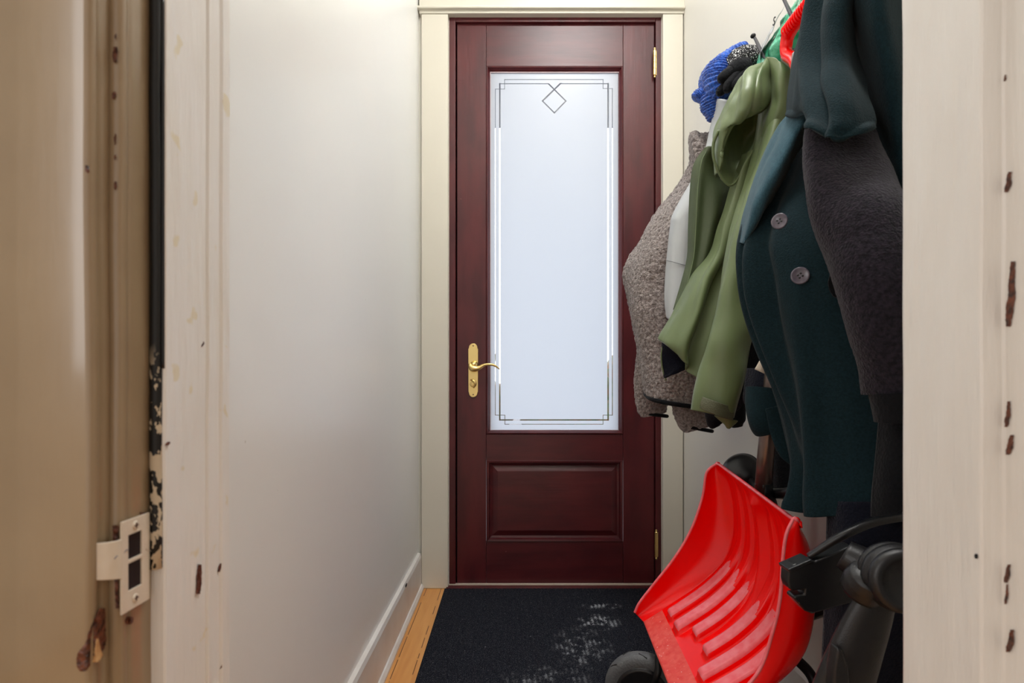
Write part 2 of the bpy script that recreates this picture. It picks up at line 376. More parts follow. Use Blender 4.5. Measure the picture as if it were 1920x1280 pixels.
def lathe(bm, base, axis, prof, seg=40):
    """prof list of (distance along axis, radius)"""
    axis = Vector(axis).normalized(); u = axis.orthogonal().normalized(); v = axis.cross(u); base = Vector(base)
    rings = [[bm.verts.new(base + axis * d + (u * math.cos(2 * PI * k / seg) + v * math.sin(2 * PI * k / seg)) * max(r, 1e-4)) for k in range(seg)] for d, r in prof]
    for a, b in zip(rings[:-1], rings[1:]):
        for k in range(seg): bm.faces.new((a[k], a[(k + 1) % seg], b[(k + 1) % seg], b[k]))
    bm.faces.new(rings[0][::-1]); bm.faces.new(rings[-1])
    bmesh.ops.recalc_face_normals(bm, faces=bm.faces)
    return bm
def struct(name, bm, mat, smooth=False, bevel=0, parent=None):
    o = obj(name, bm, mat, parent, smooth=smooth, bevel=bevel)
    if not parent: o['kind'] = 'structure'
    return o

# ------------------------------------------------------------------ shell
WL, WR, YB = -0.358, 0.685, 2.25
struct('floor', box(-1.9, 1.9, -2.6, YB + .02, -.06, 0), M['pine'])
struct('ceiling', box(-1.9, 1.9, -2.6, YB + .2, 3.0, 3.1), M['wall_cream'])
struct('wall_left', box(WL - .1, WL, .56, YB + .1, 0, 3.0), M['wall_white'])
struct('wall_right', box(WR, WR + .1, .56, YB + .1, 0, 3.0), M['wall_cream'])
bm = box(WL - .1, P(842, 0, YB).x, YB, YB + .14, 0, 3.0); box(P(1240, 0, YB).x, WR + .1, YB, YB + .14, 0, 3.0, bm)
box(P(842, 0, YB).x, P(1240, 0, YB).x, YB, YB + .14, P(0, 30, YB).z, 3.0, bm)
struct('wall_back', bm, M['wall_cream'])
bm = box(-1.9, -.345, .475, .56, 0, 3.0); box(.455, 1.9, .475, .56, 0, 3.0, bm); box(-.345, .455, .475, .56, 2.12, 3.0, bm)
struct('wall_front', bm, M['wall_cream'])
bm = box(-1.95, -1.9, -2.6, .56, 0, 3.0); struct('wall_room_left', bm, M['wall_cream'])
bm = box(1.9, 1.95, -2.6, .56, 0, 3.0); struct('wall_room_right', bm, M['wall_cream'])

# foreground left jamb and casing (plan profile carried up)
def arc(cx, cy, r, a0, a1, n=5):
    return [(cx + r * math.cos(math.radians(a0 + (a1 - a0) * i / n)), cy + r * math.sin(math.radians(a0 + (a1 - a0) * i / n))) for i in range(n + 1)]
ZT = 2.12
cas = [(-.43, .474), (-.43, .415), (-.312, .415)] + arc(-.3098, .4195, .0053, -90, 48, 8) + [(-.3070, .4245), (-.3052, .4275), (-.3048, .4335), (-.3045, .474)]
def wobble(poly, z0, z1, amp, segs, seed):
    bm = prism_z(poly, z0, z1, None, segs)
    for v in bm.verts:
        p = Vector((v.co.x * 6, v.co.y * 6, v.co.z * 9 + seed)); v.co.x += mn.noise(p) * amp; v.co.y += mn.noise(p + Vector((9, 3, 1))) * amp
    return bm
struct('trim_1', wobble(cas, 0, ZT, .0009, 160, 2), M['jamb_cream'], smooth=True, bevel=0)
tj = empty('trim_2', (0, 0, 0), kind='structure')
jam_c = [(-.40, .436)] + [(-.3060, .4345)] + arc(-.3022, .4395, .0062, -110, 40, 9) + [(-.2968, .4445), (-.296, .4475), (-.296, .470), (-.296, .478), (-.40, .478)]
o = obj('jamb_board', wobble(jam_c, 0, ZT, .0010, 160, 5), M['jamb_cream'], tj)
jam_w = [(-.345, .4705), (-.286, .4705), (-.2845, .472), (-.2845, .5325), (-.2858, .534), (-.2858, .5355), (-.2835, .537), (-.2835, .556), (-.2845, .558), (-.2820, .560), (-.2820, .5735), (-.345, .5735)]
o = obj('stop_board', wobble(jam_w, 0, ZT, .0007, 200, 9), M['jamb_white'], tj, smooth=False)
# rubber seal on the stop, cut off at its lower end
bm = tube(bmesh.new(), [(-.2915, .4695, z) for z in np.linspace(P(0, 1068, .4655).z, 2.1, 60)], .0047, 12)
for v in bm.verts: v.co.x += mn.noise(Vector((0, 0, v.co.z * 14))) * .0007
obj('door_seal', bm, M['seal'], tj)
bm = tube(bmesh.new(), [(-.2862, .4702, z) for z in np.linspace(P(0, 690, .4655).z, 1.12, 60)], .0013, 8)
obj('seal_lip', bm, M['black_rubber'], tj)

# right jamb
jr = [(.46, .42), (.4235, .42), (.4225, .421), (.4225, .484), (.421, .4865), (.405, .4865)] + arc(.406, .489, .0025, -120, -180, 3) + \
     [(.4038, .5370), (.4048, .5385), (.4048, .571), (.4058, .572), (.4058, .585), (.4072, .589), (.46, .589)]
tr = empty('trim_3', (0, 0, 0), kind='structure')
obj('jamb_board', wobble(jr, 0, ZT, .0007, 200, 19), M['jamb_plain'], tr, smooth=False)
struct('trim_4', box(-.43, .47, .415, .589, ZT, ZT + .09), M['jamb_cream'])

# chipped paint: bits that follow the surface they lie on
def surf_left(px, py):
    if px < 163: Y = .4143; return P(px, py, Y)
    if px < 178:
        f = (px - 163) / 15.0; Y = .4143 + .0045 * f; return P(px, py, Y)
    if px < 208:
        X = -.3036; Y = X * F / (px - CX); return P(px, py, Y)
    if px < 243:
        Y = .4325 + .0115 * max(0, (px - 222) / 21.0); return P(px, py, Y)
    X = -.2950; Y = X * F / (px - CX); return P(px, py, Y)
def surf_stop(px, py):
    X = -.2828 if px > 388 else -.2838; Y = X * F / (px - CX); return P(px, py, Y)
def surf_right(px, py):
    if px > 1881:
        X = .4215; Y = X * F / (px - CX); return P(px, py, Y)
    X = .4028; Y = X * F / (px - CX); return P(px, py, Y)
def decal(name, poly, surf, mat, parent, th=.0004):
    """poly: rows (py, x0, x1)"""
    ys = [p[0] for p in poly]; n = max(6, int((ys[-1] - ys[0]) / 3)); A = cr(poly, n)
    bm = bmesh.new(); prev = None; m = 9
    for r in A:
        j = random.uniform(-.8, .8)
        row = [bm.verts.new(surf(r[1] + j + (r[2] - r[1]) * k / m, r[0])) for k in range(m + 1)]
        if prev:
            for k in range(m): bm.faces.new((prev[k], prev[k + 1], row[k + 1], row[k]))
        prev = row
    o = obj(name, bm, mat, parent, smooth=False, solid=th, offset=0); return o
decal('paint_chip', [(1140, 188, 197), (1155, 180, 198), (1180, 168, 198), (1205, 160, 198), (1225, 146, 190), (1245, 144, 172), (1258, 150, 160)], surf_left, M['chip'], tj)
decal('paint_chip', [(1196, 181, 184), (1212, 178, 187), (1228, 176, 191), (1240, 173, 183)], lambda x, y: surf_left(x, y) + Vector((.0006, -.0006, 0)), M['chip_light'], tj)
decal('paint_chip', [(309, 156, 160), (313, 155, 172), (319, 158, 170), (324, 164, 168)], surf_left, M['chip'], tj)
for y0, y1, x0, x1 in ((63, 73, 215, 218), (88, 116, 211, 220), (172, 185, 210, 217), (340, 355, 214, 219), (250, 272, 214, 217), (290, 300, 214, 217)):
    decal('paint_chip', [(y0, x0 + 2, x1), ((y0 + y1) / 2, x0, x1), (y1, x0 + 1, x1 - 2)], surf_left, M['chip'], tj)
for y0, y1, x0, x1 in ((1058, 1113, 368, 378), (828, 835, 310, 318), (1056, 1072, 409, 415), (870, 880, 424, 428), (992, 1002, 425, 428), (640, 650, 378, 382), (1246, 1254, 413, 416)):
    decal('paint_chip', [(y0, x0 + 4, x1), ((y0 + y1) / 2, x0 + 1, x1), (y1, x0, x1 - 3)], surf_stop, M['chip'], tj)
for y0, y1, x0, x1 in ((322, 360, 1884, 1896), (490, 612, 1886, 1903), (752, 800, 1884, 1894), (815, 852, 1886, 1900), (1058, 1092, 1883, 1894), (1095, 1132, 1884, 1890), (1180, 1222, 1887, 1901), (140, 152, 1882, 1886)):
    ym = (y0 + y1) / 2; w_ = x1 - x0
    decal('paint_chip', [(y0, x1 - w_ * .45, x1), ((y0 + ym) / 2, x0 + w_ * .35, x1 - 1), (ym, x0 + w_ * .25, x1), ((y1 + ym) / 2, x0, x1 - w_ * .2), (y1, x0, x0 + w_ * .45)], surf_right, M['chip'], tr)
decal('paint_chip', [(1038, 1828, 1832), (1043, 1827, 1833), (1047, 1829, 1832)], surf_right, M['black_rubber'], tr)

# strike plate
sp_ = empty('strike_plate', P(248, 1050, .45), 'painted metal strike plate with two dark latch holes on cream left door jamb', 'strike plate')
def surf_plate(px, py):
    X = -.2950; Y = X * F / (px - CX); return P(px, py, Y) + Vector((.0007, 0, 0))
Xp = -.2942
def pl(Y, Z): return Vector((Xp, Y, Z))
bm = bmesh.new()
# plate with two holes: cells
ys = [.431, .4385, .4545, .4645]; zs = [.626, .6415, .6625, .6655, .6845, .6965]
holes = {(1, 1), (1, 3)}
V = {}
for a, y in enumerate(ys):
    for b_, z in enumerate(zs): V[a, b_] = bm.verts.new(pl(y, z))
for a in range(3):
    for b_ in range(5):
        if (a, b_) in holes: continue
        bm.faces.new((V[a, b_], V[a + 1, b_], V[a + 1, b_ + 1], V[a, b_ + 1]))
obj('plate', bm, M['plate'], sp_, smooth=False, solid=.0016, bevel=.0004, offset=0)
bm = gridmesh(np.array([[(-.2942, .4315, z), (-.2950, .4275, z), (-.2985, .4235, z), (-.3050, .4205, z)] for z in (.6535, .657, .672, .680, .6835)]))
for v in bm.verts:
    if v.co.z < .655 and v.co.y > .42: v.co.z += (.4315 - v.co.y) * .25
obj('latch_lip', bm, M['plate'], sp_, smooth=True, solid=.0016, bevel=.0005, offset=0)
for b_ in (1, 3):
    bm = box(Xp - .0009, Xp - .0004, ys[1] - .001, ys[2] + .001, zs[b_] - .001, zs[b_ + 1] + .001); obj('latch_hole', bm, M['ink'], sp_, smooth=False)
for z in (.6335, .6905):
    bm = lathe(bmesh.new(), (Xp + .0006, .4465, z), (1, 0, 0), [(0, .0034), (.0006, .0034), (.0010, .0026)], 20); s_ = obj('screw', bm, M['plate'], sp_)
    bm = box(Xp + .0016, Xp + .0019, .4443, .4487, z - .0005, z + .0005); box(Xp + .0016, Xp + .0019, .446, .447, z - .002, z + .002, bm); obj('screw_slot', bm, M['chip'], s_, smooth=False)
bm = tube(bmesh.new(), [Vector((-.2942 - .0003 * k, .438 - .0022 * k, .6735 + .0012 * (k % 2) - .0005 * k)) + Vector((.0012, 0, 0)) for k in range(7)], .0003, 6); obj('scribble', bm, M['pencil'], sp_)
decal('paint_chip', [(960, 262, 279), (1000, 270, 279), (1060, 270, 277), (1120, 270, 275)], surf_left, M['chip'], tj)
decal('paint_chip', [(985, 211, 222), (1010, 212, 222), (1060, 213, 222), (1100, 216, 222), (1140, 217, 223)], surf_left, M['chip'], tj)
decal('paint_chip', [(1156, 238, 248), (1164, 234, 250), (1170, 236, 244)], surf_left, M['chip'], tj)

# ------------------------------------------------------------------ far end: casings, baseboards, entrance door
xl, xr = P(840, 0, 2.23).x, P(1243, 0, 2.23).x
bm = box(P(790, 0, 2.23).x, xl, 2.23, YB + .005, 0, P(0, 26, 2.23).z); struct('trim_5', bm, M['casing'], bevel=.003)
bm = box(xr, P(1281, 0, 2.23).x, 2.23, YB + .005, 0, P(0, 26, 2.23).z); struct('trim_6', bm, M['casing'], bevel=.003)
z0 = P(0, 26, 2.23).z
bm = box(P(786, 0, 2.23).x, P(1283, 0, 2.23).x, 2.226, YB + .005, z0, z0 + .14); box(P(783, 0, 2.23).x, WR, 2.212, YB + .005, z0 + .012, z0 + .022, bm)
struct('trim_7', bm, M['casing'], bevel=.003)
def baseb(name, x, sgn):
    pr = [(0, 0), (.024, 0), (.024, .008), (.018, .018), (.014, .02), (.014, .128), (.010, .139), (0, .142)]
    bm = bmesh.new(); ring = []
    ysl = np.linspace(.58, 2.229, 40)
    for y in ysl: ring.append([bm.verts.new((x + sgn * (a + mn.noise(Vector((y * 6, b, 3))) * .0008), y, b)) for a, b in pr])
    for p, q in zip(ring[:-1], ring[1:]):
        for k in range(len(pr)): bm.faces.new((p[k], p[(k + 1) % len(pr)], q[(k + 1) % len(pr)], q[k]))
    bm.faces.new(ring[0]); bm.faces.new(ring[-1]); bmesh.ops.recalc_face_normals(bm, faces=bm.faces)
    return struct(name, bm, M['baseboard'])
bl = baseb('baseboard_left', WL, 1); baseb('baseboard_right', WR, -1)
bm = prism_z([(-.3445, 1.885), (-.3425, 1.885), (-.3425, 1.905), (-.3445, 1.905)], .128, .136); obj('paint_chip', bm, M['dark_gap'], bl, smooth=False)

door = empty('door_1', (P(1040, 0, YB).x, YB + .02, 0), kind='structure')
YF = YB + .002   # frame front
YL = YB + .016   # leaf front
def X(px, Y=YL): return P(px, 0, Y).x
def Z(py, Y=YL): return P(0, py, Y).z
bm = box(P(841, 0, YF).x, P(854, 0, YF).x, YF, YF + .08, 0, P(0, 29, YF).z); box(P(1229.5, 0, YF).x, P(1242, 0, YF).x, YF, YF + .08, 0, P(0, 29, YF).z, bm)
box(P(854, 0, YF).x, P(1229.5, 0, YF).x, YF, YF + .08, P(0, 41, YF).z, P(0, 29, YF).z, bm)
obj('door_frame', bm, M['mahogany'], door, smooth=False, bevel=.0025)
bm = box(X(852), X(1232), YL + .035, YL + .045, 0, Z(33)); 
obj('door_rebate', box(X(852), X(858), YL + .03, YL + .05, 0, Z(33), box(X(1226), X(1232), YL + .03, YL + .05, 0, Z(33), box(X(852), X(1232), YL + .03, YL + .05, Z(46), Z(33)))), M['dark_gap'], door, smooth=False); bm.free()
T0 = YL; T1 = YL + .044
obj('stile', box(X(857), X(911.5), T0, T1, .008, Z(44)), M['mahogany'], door, smooth=False, bevel=.0012)
obj('stile', box(X(1168.5), X(1226.5), T0, T1, .008, Z(44)), M['mahogany'], door, smooth=False, bevel=.0012)
obj('rail', box(X(912), X(1168), T0 + .0005, T1, Z(124), Z(44)), M['mahogany_rail'], door, smooth=False, bevel=.0012)
obj('rail', box(X(912), X(1168), T0 + .0005, T1, Z(863), Z(814)), M['mahogany_rail'], door, smooth=False, bevel=.0012)
obj('rail', box(X(912), X(1168), T0 + .0005, T1, .008, Z(1015)), M['mahogany_rail'], door, smooth=False, bevel=.0012)
def ringframe(name, x0, x1, z0, z1, prof, mat, parent):
    """prof: (inset, y) from outside in"""
    bm = bmesh.new(); R = []
    for ins, y in prof: R.append([bm.verts.new(c) for c in ((x0 + ins, y, z0 + ins), (x1 - ins, y, z0 + ins), (x1 - ins, y, z1 - ins), (x0 + ins, y, z1 - ins))])
    for a, b in zip(R[:-1], R[1:]):
        for k in range(4): bm.faces.new((a[k], a[(k + 1) % 4], b[(k + 1) % 4], b[k]))
    return bm, R
bm, R = ringframe('b', X(911.5), X(1168.5), Z(814), Z(124), [(0, T1), (0, T0 + .002), (.002, T0 - .002), (.006, T0 - .003), (.009, T0 + .001), (.012, T0 + .006), (.017, T0 + .012), (.017, T1)], None, None)
bmesh.ops.recalc_face_normals(bm, faces=bm.faces)
obj('glazing_bead', bm, M['mahogany'], door, smooth=False)
bm, R = ringframe('b', X(912), X(1168), Z(1015.5), Z(862.5), [(0, T0 + .002), (.003, T0 - .003), (.010, T0 - .002), (.014, T0 + .010), (.022, T0 + .013), (.042, T0 + .004), (.045, T0 + .003)], None, None)
bm.faces.new(R[-1]); bmesh.ops.recalc_face_normals(bm, faces=bm.faces)
for f in bm.faces:
    if f.normal.y > .5: f.normal_flip()
obj('door_panel', bm, M['mahogany_rail'], door, smooth=False)
# pale sealant line round the glass
gx0, gx1, gz0, gz1 = X(918.5), X(1162.5), Z(807.5), Z(132)
bm, R = ringframe('s', gx0, gx1, gz0, gz1, [(0, T0 + .012), (.0, T0 + .010), (.003, T0 + .010), (.003, T0 + .016)], None, None)
obj('glass_seal', bm, material('glazing_seal', (196, 178, 182), .5), door, smooth=False)
# frosted pane with clear etched lines
strokes = [(928.5, 163, 928.5, 778.4, 1.1), (928.5, 163, 946, 163, 1.0), (946, 163, 946, 145, 1.0), (946, 145, 1132, 145, 1.2), (1132, 145, 1132, 162, 1.0), (1132, 162, 1149.5, 162, 1.0),
           (1149.5, 162, 1149.5, 778.4, 1.5), (928.5, 778.4, 946.6, 778.4, 1.1), (946.6, 778.4, 946.6, 795.6, 1.1), (946.6, 795.6, 1132, 795.6, 1.2), (1132, 795.6, 1132, 778.4, 1.1), (1132, 778.4, 1149.5, 778.4, 1.1),
           (937, 153, 937, 787.5, 2.7), (937, 787.5, 1141.5, 787.5, 2.4), (1141.5, 787.5, 1141.5, 153, 2.9), (937, 153, 1029, 153, 1.4), (1051, 153, 1141.5, 153, 1.4),
           (1029, 153, 1061.7, 185.6, 2.4), (1061.7, 185.6, 1040, 208, 2.4), (1040, 208, 1017.5, 185.6, 2.4), (1017.5, 185.6, 1051, 153, 2.8)]
GY = T0 + .016; bm = bmesh.new()
def gp(px, py): return Vector(P(px, py, YL)[0:1] + (GY,) + P(px, py, YL)[2:3]) if False else Vector((X(px), GY, Z(py)))
vs = [bm.verts.new(c) for c in ((gx0, GY, gz0), (gx1, GY, gz0), (gx1, GY, gz1), (gx0, GY, gz1))]; bm.faces.new(vs)
xs = set(); zs_ = set(); diag = []
for x0, y0, x1, y1, wd in strokes:
    if x0 == x1: xs |= {x0 - wd / 2, x0 + wd / 2}; zs_ |= {min(y0, y1) - wd / 2, max(y0, y1) + wd / 2}
    elif y0 == y1: zs_ |= {y0 - wd / 2, y0 + wd / 2}; xs |= {min(x0, x1) - wd / 2, max(x0, x1) + wd / 2}
    else: diag.append((x0, y0, x1, y1, wd))
def cut(co, no, faces=None):
    g = list(bm.verts) + list(bm.edges) + list(bm.faces) if faces is None else faces
    bmesh.ops.bisect_plane(bm, geom=g, plane_co=co, plane_no=no, dist=1e-7)
for x in sorted(xs | {1010, 1068}): cut(gp(x, 0), (1, 0, 0))
for y in sorted(zs_ | {214}): cut(gp(0, y), (0, 0, 1))
bxa, bxb, bza, bzb = X(1010), X(1068), Z(214), Z(149)
for x0, y0, x1, y1, wd in diag:
    a, b = gp(x0, y0), gp(x1, y1); d = (b - a).normalized(); nn = Vector((-d.z, 0, d.x)); hw = wd / 2 * YL / F
    for s_ in (-1, 1):
        fs = [f for f in bm.faces if bxa < f.calc_center_median().x < bxb and bza < f.calc_center_median().z < bzb]
        g = list({v for f in fs for v in f.verts}) + list({e for f in fs for e in f.edges}) + fs
        cut(a + nn * hw * s_, nn, g)
def instroke(c):
    for x0, y0, x1, y1, wd in strokes:
        a, b = gp(x0, y0), gp(x1, y1); d = b - a; L = d.length; d /= L; t = (c - a).dot(d); hw = wd / 2 * YL / F
        if -hw <= t <= L + hw and ((c - a) - d * t).length < hw: return True
    return False
for f in bm.faces: f.material_index = 1 if instroke(f.calc_center_median()) else 0
obj('glass_pane', bm, [M['frost'], M['clear']], door, smooth=False)
# hinges
def hinge(y0, y1, px):
    b = bmesh.new(); Y = YF - .004; za, zb = P(0, y1, Y).z, P(0, y0, Y).z; x = P(px, 0, Y).x; L = zb - za
    prof = [(0, .001), (.002, .004), (.006, .0045), (.009, .003), (.011, .0062)]
    for k in range(4):
        a0 = .011 + (L - .022) * k / 4; a1 = .011 + (L - .022) * (k + 1) / 4
        prof += [(a0 + .0008, .0062), (a1 - .0008, .0062), (a1, .0048)]
    prof += [(L - .009, .003), (L - .006, .0045), (L - .002, .004), (L, .001)]
    lathe(b, (x, Y, za), (0, 0, 1), prof, 16); box(x - .002, x + .008, YF - .002, YF + .001, za + .012, zb - .012, b)
    obj('hinge', b, M['brass'], door, smooth=False)
hinge(89, 146, 1227.5); hinge(992, 1049, 1230.5)
# handle: long back plate, rose, lever and thumb turn
YP = T0 - .001
hp = []
cxh = 887.2; top, bot, hw = 643.5, 744.5, 9.3
for k in range(13): a = PI * k / 12; hp.append((cxh + 8.0 * math.cos(a), top + 8 - 8.0 * math.sin(a)))
hp += [(cxh - hw, top + 11), (cxh - 9.0, bot - 11)]
for k in range(13): a = PI + PI * k / 12; hp.append((cxh + 8.0 * math.cos(a), bot - 8 - 8.0 * math.sin(a)))
hp += [(cxh + 9.0, bot - 11), (cxh + hw, top + 11)]
hd = obj('handle_plate', prism_px(hp, YP - .006, YP), M['brass'], door, smooth=False, bevel=.0012)
bm = lathe(bmesh.new(), P(889, 684, YP - .008), (0, -1, 0), [(0, .016), (.004, .016), (.007, .012), (.03, .0095)], 30); obj('handle_rose', bm, M['brass'], hd)
bm = tube(bmesh.new(), [P(880, 682, YP - .032), P(886, 690, YP - .034), P(897, 690, YP - .036), P(908, 684, YP - .038), P(920, 683, YP - .038), P(929, 686, YP - .036), P(937, 692, YP - .034)],
          [.005, .013, .009, .0055, .005, .0042, .002], 14, 40); obj('lever', bm, M['brass'], hd)
bm = tube(bmesh.new(), [P(883, 712, YP - .010), P(887, 713, YP - .016), P(891, 719, YP - .016), P(888, 727, YP - .010)], [.003, .0055, .0055, .002], 12, 20)
lathe(bm, P(887, 720, YP - .006), (0, -1, 0), [(0, .012), (.003, .012), (.004, .010)], 24); obj('thumb_turn', bm, M['brass'], hd)
for y in (648, 739.5):
    bm = lathe(bmesh.new(), P(887.2, y, YP - .0062), (0, -1, 0), [(0, .0026), (.0012, .0022)], 12); obj('screw', bm, M['chip'], hd)
tw_ = empty('added_window_1', (.15, YB, 2.64), kind='structure')  # added window above the door, out of view, goes with the added light
bm, R = ringframe('w', -.25, .55, 2.44, 2.84, [(0, YB), (0, YB - .02), (.03, YB - .02), (.03, YB - .004)], None, None); obj('added_window_frame', bm, M['casing'], tw_, smooth=False)
obj('added_window_pane', box(-.22, .52, YB - .004, YB - .001, 2.47, 2.81), M['frost'], tw_, smooth=False)
# threshold
struct('trim_8', box(P(838, 0, YB).x, P(1245, 0, YB).x, YB - .030, YB + .10, 0, .007), M['mahogany'], bevel=.001)
struct('trim_9', box(P(841, 0, YB).x, P(1243, 0, YB).x, YB - .002, YB + .012, .004, .011), M['beige'], bevel=.001)

# ------------------------------------------------------------------ outside
struct('ground', box(-6, 6, YB + .15, 14, -.5, -.06), M['concrete'])
struct('ceiling_porch', box(-2.5, 2.5, YB + .14, 3.6, 2.42, 2.5), M['porch'])
def shrub(x, y, h, r, label, seed):
    bm = bmesh.new(); rnd = random.Random(seed)
    bmesh.ops.create_icosphere(bm, subdivisions=4, radius=1)
    for v in bm.verts:
        d = 1 + .35 * mn.noise(v.co * 2.2 + Vector((seed, 0, 0))) + .25 * mn.noise(v.co * 7)
        v.co = Vector((x + v.co.x * r * d, y + v.co.y * r * d, -.06 + (v.co.z * .5 + .46) * h * d))
    o = obj('shrub', bm, M['shrub'], None, origin=(x, y, -.06)); tag(o, label, 'shrub', 'shrubs in front of the house'); return o
shrub(-.75, 6.2, 1.1, .7, 'leafy shrub outside, seen through the left clear line of the door glass', 3)
shrub(.95, 6.0, 1.0, .7, 'leafy shrub outside, seen through the right clear lines of the door glass', 8)

# ------------------------------------------------------------------ floor mat
x0, x1, y0, y1 = -.252, .62, .82, 2.213
nx = int((x1 - x0) / .0025); xs_ = np.linspace(x0, x1, nx); ysm = np.linspace(y0, y1, 50)
G = np.zeros((50, nx, 3))
for j, y in enumerate(ysm):
    for i, x in enumerate(xs_): G[j, i] = (x, y, .0065 + .0012 * math.sin((x - .17) * 2 * PI / .015))
bm = gridmesh(G); box(x0, x1, y0, y1, .0005, .005, bm); bmesh.ops.recalc_face_normals(bm, faces=bm.faces)
o = obj('floor_mat', bm, M['carpet'], None, origin=(.17, 1.55, 0)); tag(o, 'dark ribbed door mat with white dust smears on pine floor', 'mat')

# ------------------------------------------------------------------ coat rack
rack = empty('coat_rack', (.685, 1.28, 1.60), 'wall mounted coat rack with curved dark metal hooks above the coats', 'coat rack')
obj('board', box(.668, .685, .80, 1.60, 1.535, 1.615), M['oak'], rack, smooth=False, bevel=.004)
for yk in (1.545, 1.40, 1.255, 1.11, .965):
    hk = obj('hook', tube(bmesh.new(), [(.664, yk, 1.565), (.655, yk, 1.575), (.640, yk, 1.590), (.622, yk, 1.615), (.610, yk, 1.640), (.602, yk, 1.656)], [.006, .005, .0045, .0042, .0038, .0032], 10, 24), M['steel'], rack)
    obj('hook_tip', lathe(bmesh.new(), (.6015, yk, 1.653), (-.4, 0, 1), [(0, .003), (.002, .0058), (.005, .0068), (.008, .0056), (.0105, .002)], 16), M['black_metal'], hk)
    obj('lower_prong', tube(bmesh.new(), [(.664, yk, 1.545), (.640, yk, 1.537), (.620, yk, 1.540), (.607, yk, 1.553), (.604, yk, 1.568)], [.005, .0042, .0038, .0034, .003], 10, 20), M['steel'], hk)
    obj('lower_tip', lathe(bmesh.new(), (.604, yk, 1.566), (-.1, 0, 1), [(0, .003), (.002, .0052), (.005, .0058), (.008, .004), (.009, .001)], 16), M['black_metal'], hk)
    obj('hook_plate', lathe(bmesh.new(), (.668, yk, 1.56), (-1, 0, 0), [(0, .016), (.003, .014), (.005, .008)], 20), M['steel'], hk)

# ------------------------------------------------------------------ plastic bag
bag = empty('plastic_bag', (.655, 1.36, 1.45), 'crinkled green and white plastic bag hanging behind the metal hooks', 'bag')
def bagsheet(rows, name, mat, seed, amp=1.0, dx=0.0):
    R = np.array([cr(r, 70) for r in rows]); G = np.zeros((60, 70, 3))
    for i in range(70): G[:, i] = cr(R[:, i], 60)
    d = np.abs(nz(G, 16, .016, seed, octv=2)) + nz(G, 40, .004, seed + 2)
    G[:, :, 0] -= d * amp + dx; bm = gridmesh(G); return obj(name, bm, mat, bag, solid=.0008)
bagsheet([[(.650, 1.495, 1.650), (.642, 1.42, 1.640), (.64, 1.34, 1.652), (.64, 1.26, 1.655), (.645, 1.18, 1.68)],
          [(.650, 1.490, 1.60), (.630, 1.42, 1.59), (.625, 1.34, 1.58), (.625, 1.26, 1.59), (.645, 1.17, 1.60)],
          [(.655, 1.480, 1.54), (.645, 1.42, 1.545), (.645, 1.34, 1.55), (.650, 1.26, 1.56), (.655, 1.18, 1.56)],
          [(.66, 1.46, 1.52), (.655, 1.41, 1.53), (.655, 1.34, 1.535), (.658, 1.27, 1.54), (.66, 1.2, 1.54)]], 'bag_body', M['bag_green'], 4)
bagsheet([[(.642, 1.450, 1.654), (.636, 1.39, 1.660), (.632, 1.305, 1.668)],
          [(.634, 1.445, 1.636), (.622, 1.38, 1.636), (.618, 1.31, 1.645)],
          [(.630, 1.430, 1.612), (.612, 1.38, 1.606), (.612, 1.325, 1.622)]], 'white_label', M['bag_white'], 4, .25, .0)
def text(s, loc, rot, size, mat, parent, name='letter'):
    cu = bpy.data.curves.new(name, 'FONT'); cu.body = s; cu.size = size; cu.extrude = .0006
    o = bpy.data.objects.new(name, cu); C.objects.link(o); bpy.context.view_layer.update()
    me = bpy.data.meshes.new_from_object(o.evaluated_get(bpy.context.evaluated_depsgraph_get())); bpy.data.objects.remove(o)
    me.materials.clear(); me.materials.append(mat)
    o = bpy.data.objects.new(name, me); C.objects.link(o)
    o.location = Vector(loc) - wloc(parent); o.rotation_euler = rot; o.parent = parent
    return o
text('S', (.614, 1.328, 1.636), (PI / 2, math.radians(20), -PI / 2), .026, M['ink'], bag, 'printed_letter')

# beige collar under the bag
o = empty('beige_fleece', (.64, 1.33, 1.25), 'beige fleece collar showing between the green hood and red shovel grip', 'fleece')
cloth('collar', [[(1436, 108, 1.385), (1452, 98, 1.36), (1470, 96, 1.33), (1484, 104, 1.33)], [(1440, 116, 1.38), (1455, 106, 1.345), (1472, 108, 1.32), (1486, 114, 1.33)],
                 [(1446, 130, 1.39), (1460, 124, 1.36), (1474, 130, 1.335), (1486, 135, 1.335)], [(1448, 150, 1.42), (1462, 150, 1.40), (1476, 150, 1.37), (1488, 150, 1.36)]], M['beige'], o, 24, 30, wr=(20, .003))

# ------------------------------------------------------------------ blue knitted hat
o = empty('knit_hat', P(1350, 225, 1.58), 'fuzzy bright blue knitted hat hanging on far end of the rack', 'hat')
rib = lambda f, a: (lambda U, V: a * np.sin(V * f + 1.2 * np.sin(U)))
pxtube('brim', [(1397, 88, 1.56, .012, .02), (1380, 98, 1.56, .019, .03), (1352, 118, 1.57, .020, .035), (1330, 138, 1.58, .019, .035), (1322, 160, 1.58, .015, .03), (1330, 182, 1.58, .010, .02)], M['blue_knit'], o, fuzz=(90, .002), disp=rib(150, .0012), cap=True, nv=140)
pxtube('crown', [(1362, 112, 1.55, .012, .02), (1358, 125, 1.54, .036, .04), (1350, 148, 1.54, .044, .05), (1348, 168, 1.54, .035, .04), (1360, 190, 1.55, .025, .03)], M['blue_knit'], o, fuzz=(90, .002), disp=rib(110, .002), cap=True, nv=140)
pxtube('ear_flap', [(1330, 172, 1.57, .014, .02), (1334, 185, 1.56, .030, .03), (1338, 203, 1.56, .030, .03), (1340, 220, 1.56, .018, .02), (1342, 228, 1.56, .006, .01)], M['blue_knit'], o, fuzz=(90, .003), disp=rib(90, .0018), cap=True, nv=110)
